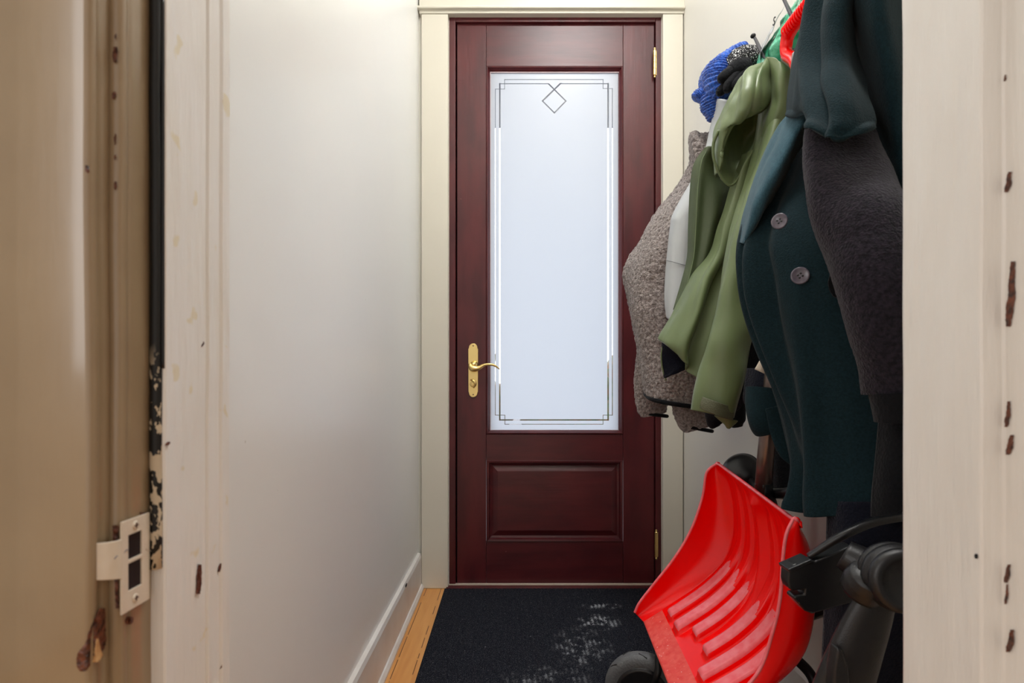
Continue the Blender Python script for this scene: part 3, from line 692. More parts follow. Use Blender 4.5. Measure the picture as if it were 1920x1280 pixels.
pxtube('tie_end', [(1326, 174, 1.57, .012, .015), (1316, 178, 1.57, .017, .018), (1308, 183, 1.57, .019, .018), (1305, 187, 1.57, .012, .012)], M['blue_knit'], o, fuzz=(90, .002), disp=rib(60, .0015), cap=True, nv=60)

# ------------------------------------------------------------------ gloves
g = empty('glove', P(1392, 112, 1.50), 'black knit glove with white speckled cuff hanging beside the blue hat', 'glove')
pxtube('cuff', [(1418, 98, 1.49, .020, .02), (1405, 106, 1.48, .032, .03), (1388, 116, 1.48, .036, .03), (1374, 124, 1.48, .028, .028)], M['knit_speckle'], g, disp=lambda U, V: .0016 * np.sin(U * 14), cap=True)
bm = bmesh.new()
def gfinger(bm, pts, Y, r): tube(bm, [P(x, y, Y) for x, y in pts], r, 12, 22)
gfinger(bm, [(1402, 125), (1385, 132), (1370, 138)], 1.47, [.024, .030, .022])
gfinger(bm, [(1380, 130), (1366, 138), (1354, 147), (1349, 152)], 1.465, [.014, .015, .014, .008])
gfinger(bm, [(1390, 134), (1378, 146), (1366, 160), (1362, 172)], 1.46, [.015, .014, .013, .008])
gfinger(bm, [(1400, 134), (1390, 146), (1378, 160), (1374, 168)], 1.455, [.015, .014, .013, .008])
gfinger(bm, [(1376, 142), (1362, 158), (1350, 172), (1344, 175)], 1.475, [.013, .012, .0115, .006])
obj('hand_part', bm, M['black_cloth'], g)

# ------------------------------------------------------------------ sherpa fleece
sh = empty('sherpa_jacket', (.52, 1.66, .72), 'grey nubby sherpa fleece jacket with black edging nearest the entrance door', 'jacket')
cloth('body', [
    [(1297, 300, 1.66), (1305, 300, 1.62), (1320, 300, 1.60), (1340, 300, 1.61), (1360, 300, 1.64), (1400, 300, 1.68)],
    [(1276, 345, 1.70), (1290, 345, 1.64), (1310, 345, 1.61), (1335, 345, 1.61), (1360, 345, 1.64), (1400, 345, 1.68)],
    [(1238, 395, 1.74), (1252, 400, 1.67), (1280, 400, 1.62), (1320, 400, 1.62), (1360, 400, 1.64), (1400, 400, 1.68)],
    [(1198, 455, 1.77), (1214, 460, 1.70), (1250, 460, 1.64), (1300, 460, 1.63), (1350, 460, 1.64), (1400, 460, 1.68)],
    [(1174, 508, 1.80), (1190, 515, 1.72), (1225, 520, 1.66), (1280, 520, 1.64), (1340, 520, 1.64), (1400, 520, 1.68)],
    [(1180, 575, 1.79), (1195, 580, 1.70), (1228, 585, 1.65), (1280, 590, 1.63), (1340, 590, 1.64), (1390, 590, 1.68)],
    [(1192, 640, 1.77), (1206, 645, 1.69), (1235, 650, 1.65), (1280, 655, 1.63), (1340, 660, 1.64), (1390, 660, 1.68)],
    [(1200, 700, 1.74), (1212, 708, 1.68), (1240, 712, 1.64), (1285, 715, 1.62), (1340, 720, 1.63), (1385, 720, 1.67)],
    [(1206, 735, 1.72), (1220, 745, 1.67), (1250, 752, 1.635), (1290, 758, 1.62), (1335, 764, 1.625), (1375, 764, 1.66)]],
    M['sherpa'], sh, 170, 240, solid=.012, wr=(7, .014), fuzz=(110, .0032))
G = sheet_grid([[(1210, 739, 1.718), (1222, 748, 1.664), (1250, 755, 1.628), (1290, 761, 1.613), (1335, 767, 1.618), (1375, 768, 1.655)]] * 2, 50, 2)[0]
obj('hem_binding', tube(bmesh.new(), [Vector(p) for p in G], .0065, 10), M['black_cloth'], sh)
cloth('collar', [
    [(1297, 250, 1.66), (1304, 247, 1.63), (1316, 250, 1.62), (1330, 249, 1.64), (1350, 252, 1.66)],
    [(1294, 260, 1.65), (1303, 256, 1.605), (1316, 266, 1.59), (1332, 262, 1.61), (1350, 262, 1.65)],
    [(1295, 285, 1.65), (1304, 288, 1.60), (1318, 290, 1.585), (1334, 285, 1.60), (1350, 285, 1.65)],
    [(1296, 325, 1.67), (1308, 330, 1.62), (1322, 330, 1.605), (1336, 325, 1.62), (1352, 325, 1.66)]], M['sherpa'], sh, 60, 70, solid=.010, wr=(12, .006), fuzz=(110, .0032))
sl = pxtube('sleeve', [(1228, 600, 1.80, .045, .03), (1223, 690, 1.79, .050, .032), (1222, 735, 1.78, .051, .032), (1224, 762, 1.78, .047, .030), (1227, 777, 1.78, .040, .026)], M['sherpa'], sh, 90, 160, fuzz=(110, .0032), wr=(9, .008))
obj('cuff_binding', tube(bmesh.new(), [P(1227, 777, 1.78) + Vector((.039 * math.cos(a), .026 * math.sin(a), -.005 * math.cos(a))) for a in np.linspace(0, 2 * PI, 30)], .0055, 10), M['black_cloth'], sl)
sl = pxtube('sleeve', [(1325, 600, 1.72, .04, .03), (1310, 690, 1.71, .052, .032), (1298, 745, 1.70, .060, .032), (1301, 780, 1.70, .056, .032), (1308, 803, 1.70, .043, .028)], M['sherpa'], sh, 90, 160, fuzz=(110, .0032), wr=(9, .008))
obj('cuff_binding', tube(bmesh.new(), [P(1308, 803, 1.70) + Vector((.042 * math.cos(a), .028 * math.sin(a), -.008 * math.cos(a))) for a in np.linspace(0, 2 * PI, 30)], .0055, 10), M['black_cloth'], sl)

# ------------------------------------------------------------------ light grey jacket
lg = empty('grey_jacket', (.50, 1.53, .85), 'light grey smooth jacket showing as a narrow strip behind the green raincoat', 'jacket')
cloth('body', [
    [(1345, 185, 1.53), (1355, 186, 1.51), (1380, 190, 1.50), (1420, 190, 1.52)],
    [(1332, 240, 1.56), (1345, 240, 1.53), (1370, 240, 1.50), (1410, 240, 1.52)],
    [(1318, 300, 1.57), (1330, 300, 1.54), (1350, 300, 1.51), (1400, 300, 1.52)],
    [(1294, 345, 1.585), (1305, 350, 1.555), (1330, 350, 1.54), (1400, 350, 1.56)],
    [(1263, 400, 1.60), (1275, 402, 1.56), (1310, 405, 1.55), (1390, 405, 1.56)],
    [(1257, 425, 1.60), (1270, 428, 1.56), (1305, 430, 1.55), (1385, 430, 1.56)],
    [(1250, 490, 1.60), (1264, 492, 1.56), (1300, 495, 1.55), (1380, 495, 1.56)],
    [(1247, 560, 1.59), (1262, 562, 1.555), (1295, 565, 1.545), (1380, 565, 1.55)],
    [(1250, 595, 1.58), (1265, 605, 1.55), (1300, 625, 1.545), (1380, 640, 1.55)]], M['lightgrey'], lg, 50, 90, wr=(9, .003))
obj('seam', tube(bmesh.new(), [P(1250, 488, 1.596), P(1262, 491, 1.556), P(1285, 497, 1.547), P(1310, 500, 1.545)], .0009, 6, 20), material('seam_grey', (110, 112, 116), .7), lg)

# ------------------------------------------------------------------ black jacket behind the green one
bj = empty('black_jacket', (.60, 1.42, .70), 'black jacket hanging between the green raincoat and the teal coat', 'jacket')
cloth('body', [
    [(1350, 400, 1.49), (1390, 400, 1.44), (1430, 400, 1.38), (1480, 400, 1.36)],
    [(1340, 560, 1.50), (1380, 560, 1.45), (1425, 560, 1.38), (1470, 560, 1.36)],
    [(1345, 650, 1.49), (1385, 650, 1.45), (1420, 650, 1.38), (1470, 650, 1.36)],
    [(1350, 700, 1.48), (1382, 700, 1.44), (1408, 700, 1.39), (1440, 700, 1.37)],
    [(1350, 770, 1.48), (1375, 775, 1.44), (1392, 770, 1.41), (1402, 760, 1.40)]], M['black_cloth'], bj, 50, 80, wr=(8, .012))
pxtube('sleeve', [(1372, 690, 1.43, .03, .02), (1376, 740, 1.42, .028, .022), (1380, 785, 1.41, .024, .02), (1383, 800, 1.41, .013, .012)], M['black_cloth'], bj, cap=True)
pxtube('sleeve', [(1330, 740, 1.46, .02, .02), (1338, 780, 1.45, .022, .02), (1342, 795, 1.45, .020, .016), (1344, 799, 1.45, .010, .01)], M['black_cloth'], bj, cap=True)

# ------------------------------------------------------------------ green raincoat
gj = empty('raincoat', (.50, 1.38, .72), 'olive green hooded raincoat hanging from the metal hook by its hood', 'raincoat')
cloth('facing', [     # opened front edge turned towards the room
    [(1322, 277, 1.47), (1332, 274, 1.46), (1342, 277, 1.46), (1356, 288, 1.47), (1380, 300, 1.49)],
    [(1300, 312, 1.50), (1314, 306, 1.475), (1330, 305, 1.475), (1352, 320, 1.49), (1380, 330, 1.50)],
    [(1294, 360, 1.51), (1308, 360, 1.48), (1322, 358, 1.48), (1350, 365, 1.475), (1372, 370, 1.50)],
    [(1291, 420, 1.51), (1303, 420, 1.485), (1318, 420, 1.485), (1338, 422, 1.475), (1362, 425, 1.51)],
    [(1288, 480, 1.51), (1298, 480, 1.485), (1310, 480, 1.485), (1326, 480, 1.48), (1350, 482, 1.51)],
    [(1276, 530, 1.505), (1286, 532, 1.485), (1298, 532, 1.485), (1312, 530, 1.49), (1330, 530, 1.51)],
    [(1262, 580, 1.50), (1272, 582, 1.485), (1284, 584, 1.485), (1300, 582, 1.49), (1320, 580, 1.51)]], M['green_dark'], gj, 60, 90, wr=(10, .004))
obj('stitching', tube(bmesh.new(), [P(1324, 284, 1.464), P(1315, 305, 1.466), P(1309, 350, 1.472), P(1305, 420, 1.477), P(1301, 480, 1.478), P(1289, 530, 1.478), P(1278, 560, 1.478)], .0009, 6, 60), material('stitch_thread', (120, 136, 100), .7), gj)
def fold_body(U, V):
    return 1.6 * (.010 * bell(U, .30 + .10 * V, .06) - .012 * bell(U, .46 + .05 * V, .06) + .008 * bell(U, .62, .07) - .010 * bell(U, .80, .06))
cloth('body', [
    [(1392, 290, 1.42), (1402, 285, 1.40), (1412, 280, 1.40), (1424, 280, 1.40), (1440, 280, 1.41), (1455, 280, 1.43)],
    [(1372, 350, 1.45), (1386, 348, 1.42), (1398, 345, 1.40), (1410, 345, 1.42), (1430, 345, 1.43), (1450, 345, 1.43)],
    [(1348, 420, 1.46), (1364, 418, 1.43), (1378, 415, 1.40), (1394, 415, 1.42), (1415, 415, 1.44), (1440, 415, 1.44)],
    [(1326, 480, 1.47), (1340, 478, 1.43), (1360, 476, 1.405), (1380, 478, 1.42), (1400, 480, 1.44), (1430, 480, 1.44)],
    [(1290, 530, 1.48), (1308, 530, 1.43), (1330, 530, 1.41), (1355, 532, 1.42), (1385, 535, 1.44), (1420, 535, 1.44)],
    [(1262, 585, 1.48), (1284, 588, 1.42), (1308, 592, 1.405), (1336, 596, 1.42), (1370, 598, 1.44), (1410, 600, 1.44)],
    [(1238, 630, 1.47), (1256, 640, 1.42), (1284, 650, 1.405), (1315, 662, 1.42), (1350, 665, 1.44), (1400, 665, 1.44)],
    [(1240, 634, 1.465), (1262, 655, 1.42), (1285, 680, 1.41), (1305, 708, 1.42), (1330, 742, 1.44), (1390, 745, 1.44)]],
    M['green'], gj, 110, 130, wr=(13, .006), disp=fold_body)
cloth('lining', [
    [(1243, 632, 1.49), (1262, 640, 1.46), (1290, 655, 1.45), (1315, 665, 1.46)],
    [(1240, 665, 1.49), (1258, 668, 1.475), (1284, 675, 1.46), (1305, 690, 1.46)],
    [(1242, 690, 1.49), (1256, 696, 1.475), (1272, 692, 1.46), (1292, 688, 1.46)],
    [(1247, 708, 1.485), (1250, 708, 1.475), (1262, 702, 1.465), (1286, 691, 1.46)]], M['navy_cloth'], gj, 36, 40, wr=(9, .004))
obj('lining_edge', tube(bmesh.new(), [P(1244, 640, 1.488), P(1240, 665, 1.488), P(1242, 690, 1.486), P(1249, 713, 1.482)], .0022, 8, 24), M['green'], gj)
def fold_sl(U, V):
    return .010 * np.sin(U * 3 + 5 * V) * np.clip(1 - V * 1.0, .3, 1) + .006 * bell(V, .72, .05) * np.sin(U * 2)
pxtube('sleeve', [(1462, 150, 1.39, .020, .03), (1450, 220, 1.37, .026, .035), (1432, 300, 1.36, .022, .035), (1405, 380, 1.345, .022, .035), (1388, 450, 1.335, .026, .04), (1380, 540, 1.33, .036, .045),
                  (1372, 620, 1.325, .044, .048), (1358, 690, 1.32, .048, .046), (1344, 745, 1.315, .048, .040), (1338, 776, 1.315, .0475, .036)], M['green'], gj, 90, 170, wr=(12, .006), disp=fold_sl)
# cuff tab following the sleeve
tabv = []
cloth('cuff_tab', [[(1318, 744, 1.283), (1335, 750, 1.268), (1355, 757, 1.268), (1375, 763, 1.290)], [(1314, 756, 1.281), (1332, 762, 1.266), (1352, 769, 1.266), (1375, 776, 1.288)],
                   [(1313, 765, 1.281), (1330, 773, 1.266), (1352, 782, 1.266), (1373, 788, 1.288)]], M['olive'], gj, 30, 16, solid=.004, wr=None)
cloth('inner_cuff', [[(1340, 778, 1.315), (1355, 782, 1.30), (1370, 786, 1.30), (1382, 788, 1.31)], [(1350, 786, 1.315), (1360, 792, 1.305), (1370, 795, 1.305), (1378, 792, 1.31)],
                    [(1362, 795, 1.31), (1364, 800, 1.31), (1366, 802, 1.31), (1370, 797, 1.31)]], M['green'], gj, 20, 20, wr=(30, .003))
cloth('velcro', [[(1376, 765, 1.33), (1384, 752, 1.33), (1392, 742, 1.33)], [(1378, 772, 1.33), (1388, 764, 1.33), (1394, 750, 1.33)]], M['charcoal'], gj, 14, 10, wr=(60, .003))
# hood: outer shell falling to the left, hollow mouth below it
cloth('hood', [
    [(1446, 106, 1.37), (1441, 108, 1.36), (1436, 112, 1.355), (1428, 118, 1.36), (1420, 126, 1.375), (1412, 130, 1.40)],
    [(1450, 130, 1.36), (1436, 128, 1.335), (1424, 132, 1.325), (1408, 138, 1.335), (1396, 146, 1.36), (1384, 156, 1.40)],
    [(1450, 165, 1.355), (1434, 162, 1.325), (1418, 164, 1.305), (1398, 172, 1.315), (1378, 182, 1.35), (1362, 192, 1.41)],
    [(1444, 192, 1.36), (1428, 196, 1.325), (1408, 200, 1.305), (1386, 206, 1.32), (1362, 214, 1.36), (1346, 220, 1.42)],
    [(1428, 208, 1.37), (1412, 214, 1.335), (1394, 220, 1.325), (1374, 230, 1.335), (1352, 240, 1.37), (1336, 248, 1.43)],
    [(1398, 222, 1.38), (1386, 226, 1.36), (1374, 232, 1.35), (1362, 244, 1.355), (1348, 262, 1.38), (1335, 276, 1.43)],
    [(1372, 238, 1.39), (1366, 244, 1.375), (1360, 254, 1.365), (1354, 272, 1.37), (1346, 292, 1.39), (1336, 304, 1.44)],
    [(1358, 262, 1.40), (1356, 274, 1.385), (1353, 290, 1.375), (1352, 306, 1.38), (1349, 322, 1.395), (1344, 332, 1.44)]],
    M['green'], gj, 90, 110, wr=(22, .007), disp=lambda U, V: .006 * bell(U + .5 * V, .75, .08) - .006 * bell(U + .3 * V, .5, .06))
cloth('hood_lining', [
    [(1446, 190, 1.38), (1425, 205, 1.42), (1395, 222, 1.43), (1365, 240, 1.42), (1350, 268, 1.40)],
    [(1440, 230, 1.40), (1420, 245, 1.45), (1392, 258, 1.47), (1366, 275, 1.45), (1350, 290, 1.405)],
    [(1425, 265, 1.40), (1408, 280, 1.45), (1388, 292, 1.47), (1368, 300, 1.45), (1350, 308, 1.405)],
    [(1405, 300, 1.40), (1396, 312, 1.43), (1384, 318, 1.44), (1370, 322, 1.43), (1350, 322, 1.405)],
    [(1382, 338, 1.40), (1378, 342, 1.405), (1372, 345, 1.405), (1364, 344, 1.40), (1352, 334, 1.40)]], M['green'], gj, 60, 60, wr=(14, .006))
obj('hood_rim', tube(bmesh.new(), [P(1348, 244, 1.375), P(1338, 268, 1.385), P(1338, 295, 1.39), P(1347, 322, 1.395), P(1360, 342, 1.40), P(1372, 347, 1.40), P(1384, 334, 1.40), P(1400, 305, 1.395), P(1420, 268, 1.39)], [.004, .004, .0035, .0035, .003, .003, .003, .003, .002], 8, 60), M['green'], gj)
cloth('yoke', [
    [(1440, 106, 1.36), (1450, 108, 1.33), (1464, 116, 1.315), (1482, 130, 1.33)],
    [(1444, 140, 1.36), (1454, 142, 1.325), (1468, 142, 1.31), (1486, 142, 1.33)],
    [(1444, 185, 1.36), (1454, 187, 1.33), (1466, 187, 1.315), (1486, 187, 1.33)],
    [(1430, 230, 1.37), (1440, 232, 1.345), (1454, 232, 1.33), (1476, 232, 1.34)],
    [(1412, 290, 1.40), (1424, 290, 1.38), (1436, 290, 1.37), (1450, 290, 1.385)]], M['green'], gj, 40, 70, wr=(20, .008))

# ------------------------------------------------------------------ teal wool coat
tcoat = empty('wool_coat', (.48, .95, .587), 'long dark teal wool coat with grey buttons, largest garment on the rack', 'coat')
def fold_teal(U, V):
    return 1.7 * (.012 * bell(U, .10 + .02 * V, .035) * bell(V, .45, .22) + .014 * bell(U, .22 + .04 * V, .045) * bell(V, .5, .2)
            - .012 * bell(U, .16 + .04 * V, .03) * bell(V, .45, .2) + .010 * bell(U, .45 - .35 * (V - .6), .06) * bell(V, .72, .2) - .010 * bell(U, .34, .05) * bell(V, .4, .2)
            + .016 * bell(U, .10, .06) * bell(V, 1.0, .16) - .016 * bell(U, .24, .05) * bell(V, 1.0, .14) + .012 * bell(U, .38, .08) * bell(V, 1.0, .14))
def row(pts): return pts
cloth('front_panel', [
    [(1500, 150, 1.16), (1520, 150, 1.10), (1550, 150, 1.05), (1590, 150, 1.00), (1640, 150, .97), (1720, 150, .93)],
    [(1470, 240, 1.17), (1490, 245, 1.11), (1525, 245, 1.06), (1580, 245, .99), (1640, 245, .95), (1730, 245, .91)],
    [(1432, 310, 1.18), (1455, 315, 1.12), (1495, 320, 1.06), (1560, 320, .98), (1640, 320, .93), (1740, 320, .89)],
    [(1402, 380, 1.18), (1425, 385, 1.10), (1465, 385, 1.03), (1540, 385, .97), (1630, 385, .92), (1745, 385, .88)],
    [(1386, 450, 1.17), (1406, 455, 1.08), (1450, 455, 1.01), (1530, 455, .955), (1625, 455, .91), (1750, 455, .88)],
    [(1392, 520, 1.16), (1412, 525, 1.075), (1458, 525, 1.00), (1535, 525, .95), (1630, 525, .91), (1750, 525, .88)],
    [(1405, 590, 1.15), (1424, 595, 1.07), (1468, 595, 1.00), (1545, 595, .945), (1635, 595, .91), (1750, 595, .88)],
    [(1424, 660, 1.14), (1442, 662, 1.06), (1486, 665, .995), (1560, 665, .94), (1640, 665, .91), (1750, 665, .88)],
    [(1448, 730, 1.12), (1466, 732, 1.05), (1506, 735, .985), (1575, 735, .935), (1645, 735, .91), (1750, 735, .88)],
    [(1470, 800, 1.10), (1488, 802, 1.04), (1524, 805, .98), (1585, 805, .935), (1650, 805, .91), (1750, 805, .88)],
    [(1488, 870, 1.08), (1504, 872, 1.03), (1536, 875, .975), (1590, 875, .935), (1650, 875, .91), (1750, 875, .88)],
    [(1494, 925, 1.07), (1508, 928, 1.025), (1538, 930, .975), (1590, 930, .935), (1650, 930, .91), (1750, 930, .88)],
    [(1489, 950, 1.07), (1508, 962, 1.025), (1540, 966, .975), (1592, 966, .935), (1652, 966, .91), (1750, 966, .88)]],
    M['teal'], tcoat, 150, 200, solid=.006, wr=(7, .010), disp=fold_teal)
cloth('lapel', [
    [(1492, 196, 1.06), (1505, 204, 1.015), (1520, 208, 1.00), (1530, 222, 1.02)],
    [(1462, 238, 1.10), (1478, 242, 1.035), (1496, 250, 1.01), (1510, 262, 1.05)],
    [(1440, 280, 1.12), (1456, 285, 1.045), (1474, 292, 1.015), (1486, 300, 1.06)],
    [(1420, 325, 1.13), (1434, 330, 1.055), (1450, 336, 1.02), (1460, 345, 1.07)],
    [(1404, 372, 1.14), (1416, 376, 1.06), (1428, 380, 1.035), (1437, 386, 1.08)],
    [(1394, 415, 1.14), (1404, 418, 1.065), (1413, 421, 1.05), (1420, 424, 1.09)],
    [(1386, 455, 1.14), (1392, 456, 1.08), (1397, 458, 1.075), (1402, 458, 1.10)]], M['teal_lit'], tcoat, 50, 110, solid=.006, wr=(18, .005))
cloth('shoulder', [
    [(1540, -70, 1.00), (1560, -70, .93), (1590, -70, .90), (1620, -70, .90), (1650, -70, .93)],
    [(1522, -10, 1.03), (1538, -10, .95), (1560, -6, .90), (1585, 0, .89), (1600, 10, .93)],
    [(1504, 50, 1.06), (1522, 50, .97), (1550, 55, .90), (1580, 62, .885), (1602, 75, .93)],
    [(1487, 110, 1.09), (1508, 110, .98), (1545, 115, .895), (1585, 122, .875), (1615, 130, .93)],
    [(1480, 165, 1.10), (1502, 165, .965), (1542, 170, .86), (1592, 178, .835), (1630, 186, .88)],
    [(1478, 200, 1.09), (1500, 200, .955), (1545, 218, .845), (1600, 222, .825), (1638, 218, .86)],
    [(1478, 214, 1.08), (1508, 220, .95), (1534, 248, .845), (1590, 256, .82), (1642, 240, .855)]], M['teal'], tcoat, 100, 120, solid=.007, wr=(11, .008),
    disp=lambda U, V: .012 * bell(U - .35 * V, .12, .06) - .014 * bell(U - .3 * V, .24, .05) + .008 * bell(V, .97, .05) * np.sin(U * 16))
cloth('back_panel', [
    [(1560, -80, 1.020), (1590, -80, 0.910), (1630, -80, 0.850), (1665, -80, 0.850), (1720, -80, 0.910)],
    [(1570, -10, 1.030), (1592, -5, 0.920), (1628, 0, 0.860), (1660, 10, 0.850), (1690, 20, 0.910)],
    [(1590, 60, 1.040), (1608, 60, 0.940), (1636, 60, 0.870), (1666, 60, 0.855), (1700, 60, 0.910)],
    [(1602, 130, 1.040), (1622, 130, 0.950), (1650, 130, 0.880), (1678, 130, 0.860), (1720, 130, 0.910)],
    [(1622, 210, 1.030), (1640, 210, 0.950), (1662, 210, 0.890), (1688, 210, 0.870), (1730, 210, 0.910)],
    [(1640, 300, 1.020), (1655, 300, 0.950), (1675, 300, 0.900), (1700, 300, 0.880), (1740, 300, 0.910)],
    [(1655, 420, 1.010), (1668, 420, 0.950), (1685, 420, 0.910), (1710, 420, 0.890), (1745, 420, 0.910)]], M['teal'], tcoat, 60, 90, solid=.006, wr=(9, .006))
cloth('rear_flap', [
    [(1400, 690, 1.28), (1425, 690, 1.24), (1470, 690, 1.20), (1520, 690, 1.16)],
    [(1393, 745, 1.28), (1420, 745, 1.24), (1470, 745, 1.20), (1530, 745, 1.16)],
    [(1400, 762, 1.28), (1425, 772, 1.24), (1475, 780, 1.20), (1540, 790, 1.16)]], M['navy_cloth'], tcoat, 40, 40, wr=(10, .006))
pxtube('cuff', [(1440, 730, 1.22, .045, .03), (1440, 760, 1.21, .048, .035), (1442, 790, 1.20, .044, .034), (1448, 808, 1.20, .036, .028)], M['teal'], tcoat, cap=True, wr=(14, .006))
pxtube('vent_flap', [(1462, 760, 1.17, .03, .01), (1478, 810, 1.16, .036, .01), (1492, 850, 1.15, .030, .01), (1500, 876, 1.14, .012, .006)], M['teal'], tcoat, cap=True, wr=(14, .004))
cloth('care_tag', [[(1424, 676, 1.215), (1430, 680, 1.21), (1436, 684, 1.21)], [(1415, 692, 1.215), (1424, 696, 1.21), (1434, 701, 1.21)]], M['tag'], tcoat, 8, 8, solid=.001, wr=None)
def button(px, py, Y, r, tilt):
    c = P(px, py, Y); ax = Vector((tilt, -1, .05)).normalized()
    b = lathe(bmesh.new(), c, ax, [(-.001, r * .9), (.001, r), (.003, r), (.0038, r * .88), (.0030, r * .78), (.0028, .0)], 32)
    o = obj('button', b, M['button'], tcoat)
    u = ax.orthogonal().normalized(); v = ax.cross(u)
    hb = bmesh.new()
    for a in range(4):
        q = c + ax * .0029 + (u * math.cos(a * PI / 2 + .6) + v * math.sin(a * PI / 2 + .6)) * r * .26
        lathe(hb, q, ax, [(0, r * .12), (.0006, r * .12)], 10)
    obj('button_thread', hb, M['ink'], o)
button(1462, 415, .975, .0135, -.9); button(1500, 517, .955, .0145, -.45)
decal('pocket_slit', [(515, 1556, 1560), (530, 1553, 1563), (552, 1560, 1570), (560, 1572, 1578)], lambda x, y: P(x, y, .925), M['black_cloth'], tcoat, .002)

# ------------------------------------------------------------------ charcoal fleece
cf = empty('charcoal_fleece', (.56, .85, .77), 'heather charcoal fleece jacket hanging in front of the teal coat, nearest the doorway', 'jacket')
pxtube('sleeve', [(1578, 205, .935, .050, .02), (1580, 260, .905, .056, .028), (1586, 320, .88, .060, .036), (1600, 390, .845, .062, .048), (1622, 460, .835, .062, .05), (1650, 530, .825, .062, .05),
                  (1676, 600, .82, .060, .05), (1695, 670, .815, .052, .048), (1700, 735, .815, .048, .045)], M['charcoal'], cf, 100, 150, wr=(8, .012), fuzz=(220, .0008), disp=lambda U, V: .006 * np.sin(U * 2 + V * 9))
pxtube('cuff', [(1701, 733, .815, .049, .045), (1703, 760, .815, .047, .043), (1704, 790, .815, .044, .04)], M['black_cloth'], cf, cap=True)
bj2 = empty('dark_garment', (.60, .86, .60), 'black garment hanging lowest at the near end, beside the doorway', 'garment')  # plain black cloth sheet below the charcoal cuff
cloth('body', [[(1655, 700, .90), (1690, 700, .86), (1730, 700, .85), (1760, 700, .86)], [(1645, 800, .90), (1685, 800, .86), (1730, 800, .85), (1765, 800, .86)],
               [(1640, 900, .90), (1680, 900, .86), (1730, 900, .85), (1765, 900, .86)], [(1640, 968, .90), (1680, 970, .865), (1730, 970, .85), (1765, 970, .86)]], M['black_cloth'], bj2, 40, 60, wr=(9, .01))

# ------------------------------------------------------------------ snow shovel
sv = empty('snow_shovel', (.45, 1.2, .20), 'bright red plastic snow shovel with ribbed scoop leaning on the stroller', 'snow shovel')
YA, YN = 1.40, 1.02
far = np.array([tuple(P(x, y, YA)) for x, y in ((1348, 871), (1366, 900), (1376, 950), (1375, 1005), (1360, 1048), (1322, 1088), (1268, 1127), (1207, 1166))])
near = np.array([tuple(P(x, y, YN)) for x, y in ((1492, 978), (1514, 1020), (1527, 1080), (1526, 1150), (1506, 1226), (1452, 1284), (1378, 1330), (1290, 1375))])
farr = np.array([tuple(P(x, y, YA + .015)) for x, y in ((1345, 868), (1325, 886), (1317, 932), (1296, 992), (1265, 1045), (1228, 1092), (1200, 1128), (1190, 1148))])
nearr = np.array([tuple(P(x, y, YN - .015)) for x, y in ((1489, 970), (1474, 1004), (1467, 1060), (1463, 1120), (1450, 1180), (1420, 1262), (1350, 1330), (1278, 1365))])
ns, ntb, npn = 150, 190, 22
fa, ne, fr_, nr_ = cr(far, ns), cr(near, ns), cr(farr, ns), cr(nearr, ns)
def step(x, a, b): t = np.clip((x - a) / (b - a), 0, 1); return t * t * (3 - 2 * t)
T = np.linspace(0, 1, ntb); Sv = np.linspace(0, 1, ns)
base = fa[:, None] * (1 - T[None, :, None]) + ne[:, None] * T[None, :, None]
nb = normals(base)
TT, SS = np.meshgrid(T, Sv)
h = np.zeros_like(TT)
for c_ in (.13, .27, .41, .59, .73, .87):
    hwid = .037
    prof = step(TT, c_ - hwid - .010, c_ - hwid + .008) * (1 - step(TT, c_ + hwid - .008, c_ + hwid + .010))
    end = .905 - (.05 if .35 < c_ < .65 else 0)
    h += .017 * prof * (step(SS, .03, .25) * .35 + step(SS, .40, .58) * .65) * (1 - step(SS, end - .012, end + .012))
sock = np.exp(-((TT - .5) / .062) ** 2) * (1 - step(SS, .45, .80)) * .018 * step(SS, .0, .10)
h = np.maximum(h, sock)
base = base + nb * h[:, :, None]
cols = []
for k in range(npn):                       # far side panel, rim -> base, slightly cupped
    f = k / npn; g_ = fr_ * (1 - f) + fa * f; cols.append(g_ + np.array([0, .012, -.002]) * math.sin(PI * f))
for i in range(ntb): cols.append(base[:, i])
for k in range(1, npn + 1):
    f = k / npn; g_ = ne * (1 - f) + nr_ * f; cols.append(g_ + np.array([0, -.010, -.002]) * math.sin(PI * f))
G = np.stack(cols, axis=1)
G[:, :, :] += 0
def wear_and_sheen(v, u):  # wear along the lower edge, painted sheen on the rib tops
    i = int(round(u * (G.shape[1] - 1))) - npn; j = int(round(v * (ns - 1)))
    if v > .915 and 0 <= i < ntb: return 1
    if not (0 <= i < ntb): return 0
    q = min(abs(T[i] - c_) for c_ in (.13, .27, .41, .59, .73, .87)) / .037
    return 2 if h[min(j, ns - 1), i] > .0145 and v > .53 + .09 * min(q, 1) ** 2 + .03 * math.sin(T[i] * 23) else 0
bm = gridmesh(G, mi=wear_and_sheen)
obj('blade', bm, [M['red'], M['red_worn'], M['red_sheen_scuff']], sv, solid=.003, offset=0)
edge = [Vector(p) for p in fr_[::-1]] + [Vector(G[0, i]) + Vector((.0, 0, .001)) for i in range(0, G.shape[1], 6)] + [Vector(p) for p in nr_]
obj('rim', tube(bmesh.new(), edge, .0032, 10), M['red_sheen_scuff'], sv)
lip = np.array([[Vector(G[0, i]) + Vector(d) for i in range(0, G.shape[1], 4)] for d in ((0, 0, .0), (.003, 0, .002), (.006, 0, .0), (.007, 0, -.010))])
obj('top_lip', gridmesh(np.array(lip)), M['red'], sv, solid=.003, offset=0)
sb, st = Vector((.556, 1.25, .560)), Vector((.590, 1.150, 1.47))
obj('shaft', tube(bmesh.new(), [sb.lerp(st, k / 8) for k in range(9)], .0175, 24), M['shaft'], sv)
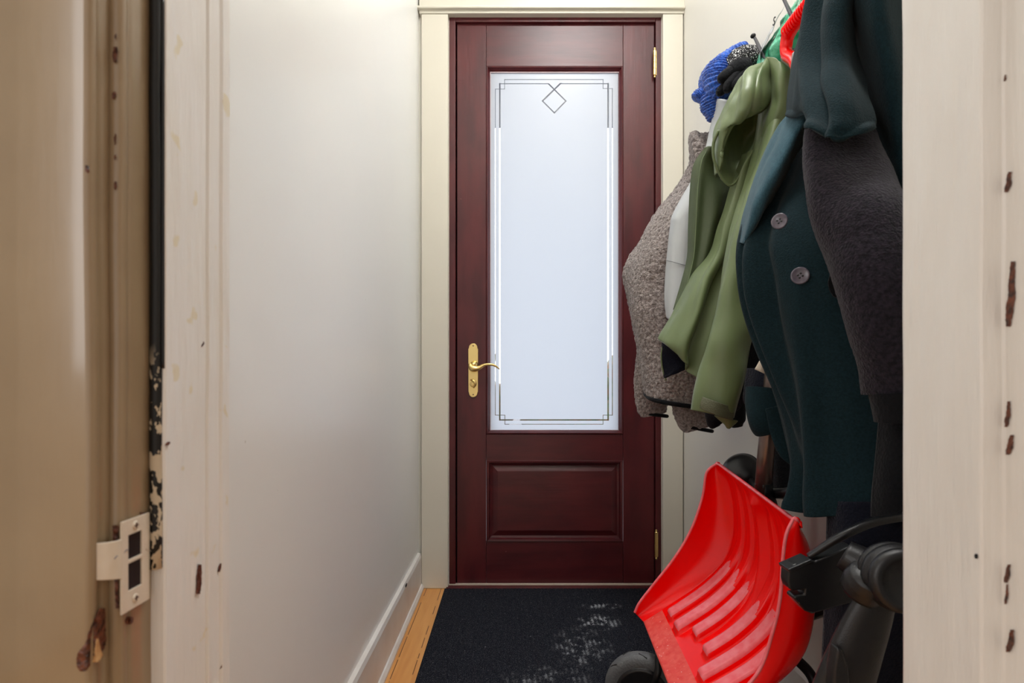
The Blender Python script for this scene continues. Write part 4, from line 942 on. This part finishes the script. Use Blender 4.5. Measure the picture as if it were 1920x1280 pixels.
obj('shaft_socket', tube(bmesh.new(), [(.580, 1.25, .515), (.570, 1.25, .540), (.560, 1.25, .560), (.5575, 1.248, .585)], [.014, .017, .0185, .0185], 20), M['black_plastic'], sv)
gb = bmesh.new()
tube(gb, [(.590, 1.150, 1.44), (.590, 1.180, 1.475), (.588, 1.207, 1.502), (.588, 1.205, 1.530), (.588, 1.185, 1.541), (.588, 1.15, 1.543), (.588, 1.11, 1.543), (.588, 1.092, 1.530), (.588, 1.09, 1.502), (.59, 1.12, 1.475), (.590, 1.150, 1.44)],
     [.018, .013, .012, .013, .014, .0145, .0145, .013, .012, .013, .018], 16, 90)
gp_ = obj('grip', gb, M['red'], sv)
for k in range(11):
    y = 1.197 - k * .0085; rb = tube(bmesh.new(), [Vector((.588 + .0155 * math.cos(a), y, 1.5425 + .0155 * math.sin(a))) for a in np.linspace(PI * .45, PI * 1.35, 14)], .0018, 8); obj('grip_rib', rb, M['red'], gp_)

# ------------------------------------------------------------------ stroller
stl = empty('stroller', (.50, 1.0, 0), 'folded black stroller standing against right wall behind the red shovel', 'stroller')
def part(name, bm, mat, parent=stl, **k): return obj(name, bm, mat, parent, **k)
part('seat_fabric', gridmesh(sheet_grid([[(1560, 940, .97), (1600, 940, .93), (1680, 940, .91), (1780, 940, .90)], [(1558, 1040, .97), (1600, 1040, .92), (1680, 1040, .90), (1780, 1040, .89)],
     [(1553, 1160, .97), (1600, 1160, .92), (1680, 1160, .90), (1780, 1160, .89)], [(1546, 1300, .97), (1600, 1300, .92), (1680, 1300, .90), (1780, 1300, .89)], [(1540, 1400, .97), (1600, 1400, .92), (1680, 1400, .90), (1780, 1400, .89)]], 30, 40)), M['navy_cloth'], solid=.02, offset=0)
hubp = bmesh.new(); hc = P(1732, 1122, .70)
lathe(hubp, hc + Vector((-.004, .055, .012)), (-.25, -1, .12), [(d, q * .82) for d, q in ((0, .046), (.004, .052), (.014, .053), (.016, .0495), (.019, .0495), (.021, .052), (.030, .052), (.034, .047), (.037, .046), (.040, .049), (.047, .048), (.051, .043), (.053, .034), (.050, .033), (.049, .001))], 64)
part('canopy_hub', hubp, M['grey_plastic'])
part('hub_arm', tube(bmesh.new(), [P(1670, 1095, .76), P(1622, 1062, .775), P(1582, 1038, .79)], [.027, .025, .020], 24, 16), M['grey_plastic'])
part('arm_collar', tube(bmesh.new(), [P(1636, 1078, .745), P(1626, 1092, .755), P(1612, 1108, .765)], [.026, .029, .026], 24, 10), M['grey_plastic'])
cl = [(x + 8, y + 6) for x, y in [(1470, 1062), (1482, 1052), (1515, 1044), (1520, 1046), (1560, 1030), (1590, 1016), (1612, 1050), (1606, 1120), (1560, 1132), (1516, 1145), (1502, 1140), (1479, 1115), (1484, 1110), (1500, 1108), (1501, 1100), (1480, 1102), (1472, 1098), (1469, 1085)]]
part('handle_clamp', prism_px(cl, .84, .864), M['black_plastic'], smooth=False, bevel=.003)
part('clamp_cover', prism_px([(1478, 1067), (1522, 1048), (1524, 1053), (1481, 1074)], .836, .868), M['black_plastic'], smooth=False, bevel=.0015)
part('canopy_bow', gridmesh(sheet_grid([[(1515, 1040, .86), (1550, 1016, .85), (1590, 992, .84), (1640, 972, .84), (1700, 962, .84)], [(1515, 1042, .85), (1550, 1019, .84), (1590, 996, .83), (1640, 976, .83), (1700, 966, .83)],
     [(1516, 1048, .85), (1552, 1027, .84), (1592, 1005, .83), (1642, 985, .83), (1700, 974, .83)]], 40, 12)), M['black_plastic'], solid=.006, offset=0)
pxtube('frame_tube', [(1655, 1090, .765, .020, .014), (1632, 1150, .77, .030, .016), (1605, 1220, .775, .036, .018), (1580, 1290, .78, .040, .018), (1550, 1380, .79, .042, .018)], M['grey_plastic'], stl, cap=True, wr=None)
part('frame_fin', prism_px([(1571, 1213), (1582, 1222), (1592, 1250), (1596, 1300), (1562, 1300), (1564, 1255)], .745, .765), M['grey_plastic'], smooth=False, bevel=.004)
part('rear_leg', tube(bmesh.new(), [P(1484, 1225, 1.13), P(1530, 1288, 1.08), (.56, 1.02, .10)], .010, 16, 20), M['black_metal'])
def wheel(c, R_, wd, ax, label=None):
    ax = Vector(ax).normalized(); b = bmesh.new()
    pr = [(-wd * .5, R_ * .70), (-wd * .52, R_ * .80), (-wd * .46, R_ * .92), (-wd * .28, R_ * .985), (0, R_), (wd * .28, R_ * .985), (wd * .46, R_ * .92), (wd * .52, R_ * .80), (wd * .5, R_ * .70)]
    lathe(b, c, ax, pr, 60); tw = part('tyre', b, M['tyre'])
    b = bmesh.new(); lathe(b, c, ax, [(-wd * .56, R_ * .60), (-wd * .56, R_ * .70), (wd * .56, R_ * .70), (wd * .56, R_ * .60)], 40)
    lathe(b, c, ax, [(-wd * .7, R_ * .2), (-wd * .6, R_ * .26), (wd * .6, R_ * .26), (wd * .7, R_ * .2)], 24)
    part('wheel_rim', b, M['black_plastic'])
    u = ax.orthogonal().normalized(); v = ax.cross(u)
    for k in range(14 if ax.y > .5 else 0):
        a = 2 * PI * k / 14; s_ = 1 if k % 2 else -1; b = bmesh.new()
        tube(b, [Vector(c) + ax * (s_ * wd * (.10 + .3 * q)) + (u * math.cos(a + .22 * q) + v * math.sin(a + .22 * q)) * R_ * (.999 - .03 * q) for q in np.linspace(0, 1, 6)], .0012, 6)
        obj('tread_groove', b, M['black_rubber'], tw)
wheel(Vector((.312, 1.335, .0865)), .0865, .040, (.25, 1, .05)); wheel(Vector((.575, .98, .0865)), .0865, .040, (.9, .3, 0))
part('wheel_fork', tube(bmesh.new(), [(.322, 1.30, .088), (.335, 1.285, .15), (.36, 1.32, .20), (.45, 1.30, .22), (.56, 1.15, .32), (.58, .95, .45), (.56, .86, .52)], [.007, .008, .011, .011, .011, .012, .012], 14, 60), M['black_metal'])
part('rear_hub', lathe(bmesh.new(), P(1394, 885, 1.50) + Vector((0, .01, .0)), (-.55, -.6, .55), [(-.06, .030), (-.03, .042), (0, .050), (.010, .050), (.012, .046), (.016, .046), (.026, .036), (.033, .020), (.035, .001)], 48), M['black_plastic'])
part('basket', gridmesh(sheet_grid([[(1444, 790, 1.33), (1466, 790, 1.29), (1500, 800, 1.27), (1540, 820, 1.26)], [(1445, 860, 1.33), (1464, 860, 1.29), (1500, 860, 1.27), (1540, 870, 1.26)],
     [(1448, 900, 1.33), (1466, 910, 1.29), (1490, 915, 1.27), (1515, 905, 1.26)], [(1454, 915, 1.33), (1468, 924, 1.30), (1486, 922, 1.28), (1502, 908, 1.27)]], 24, 30)), M['black_cloth'], solid=.01, offset=0)
part('push_bar', tube(bmesh.new(), [P(1394, 885, 1.52), P(1430, 920, 1.40), P(1465, 925, 1.22), P(1500, 925, 1.12), P(1580, 960, 1.0)], .012, 16, 30), M['black_metal'])
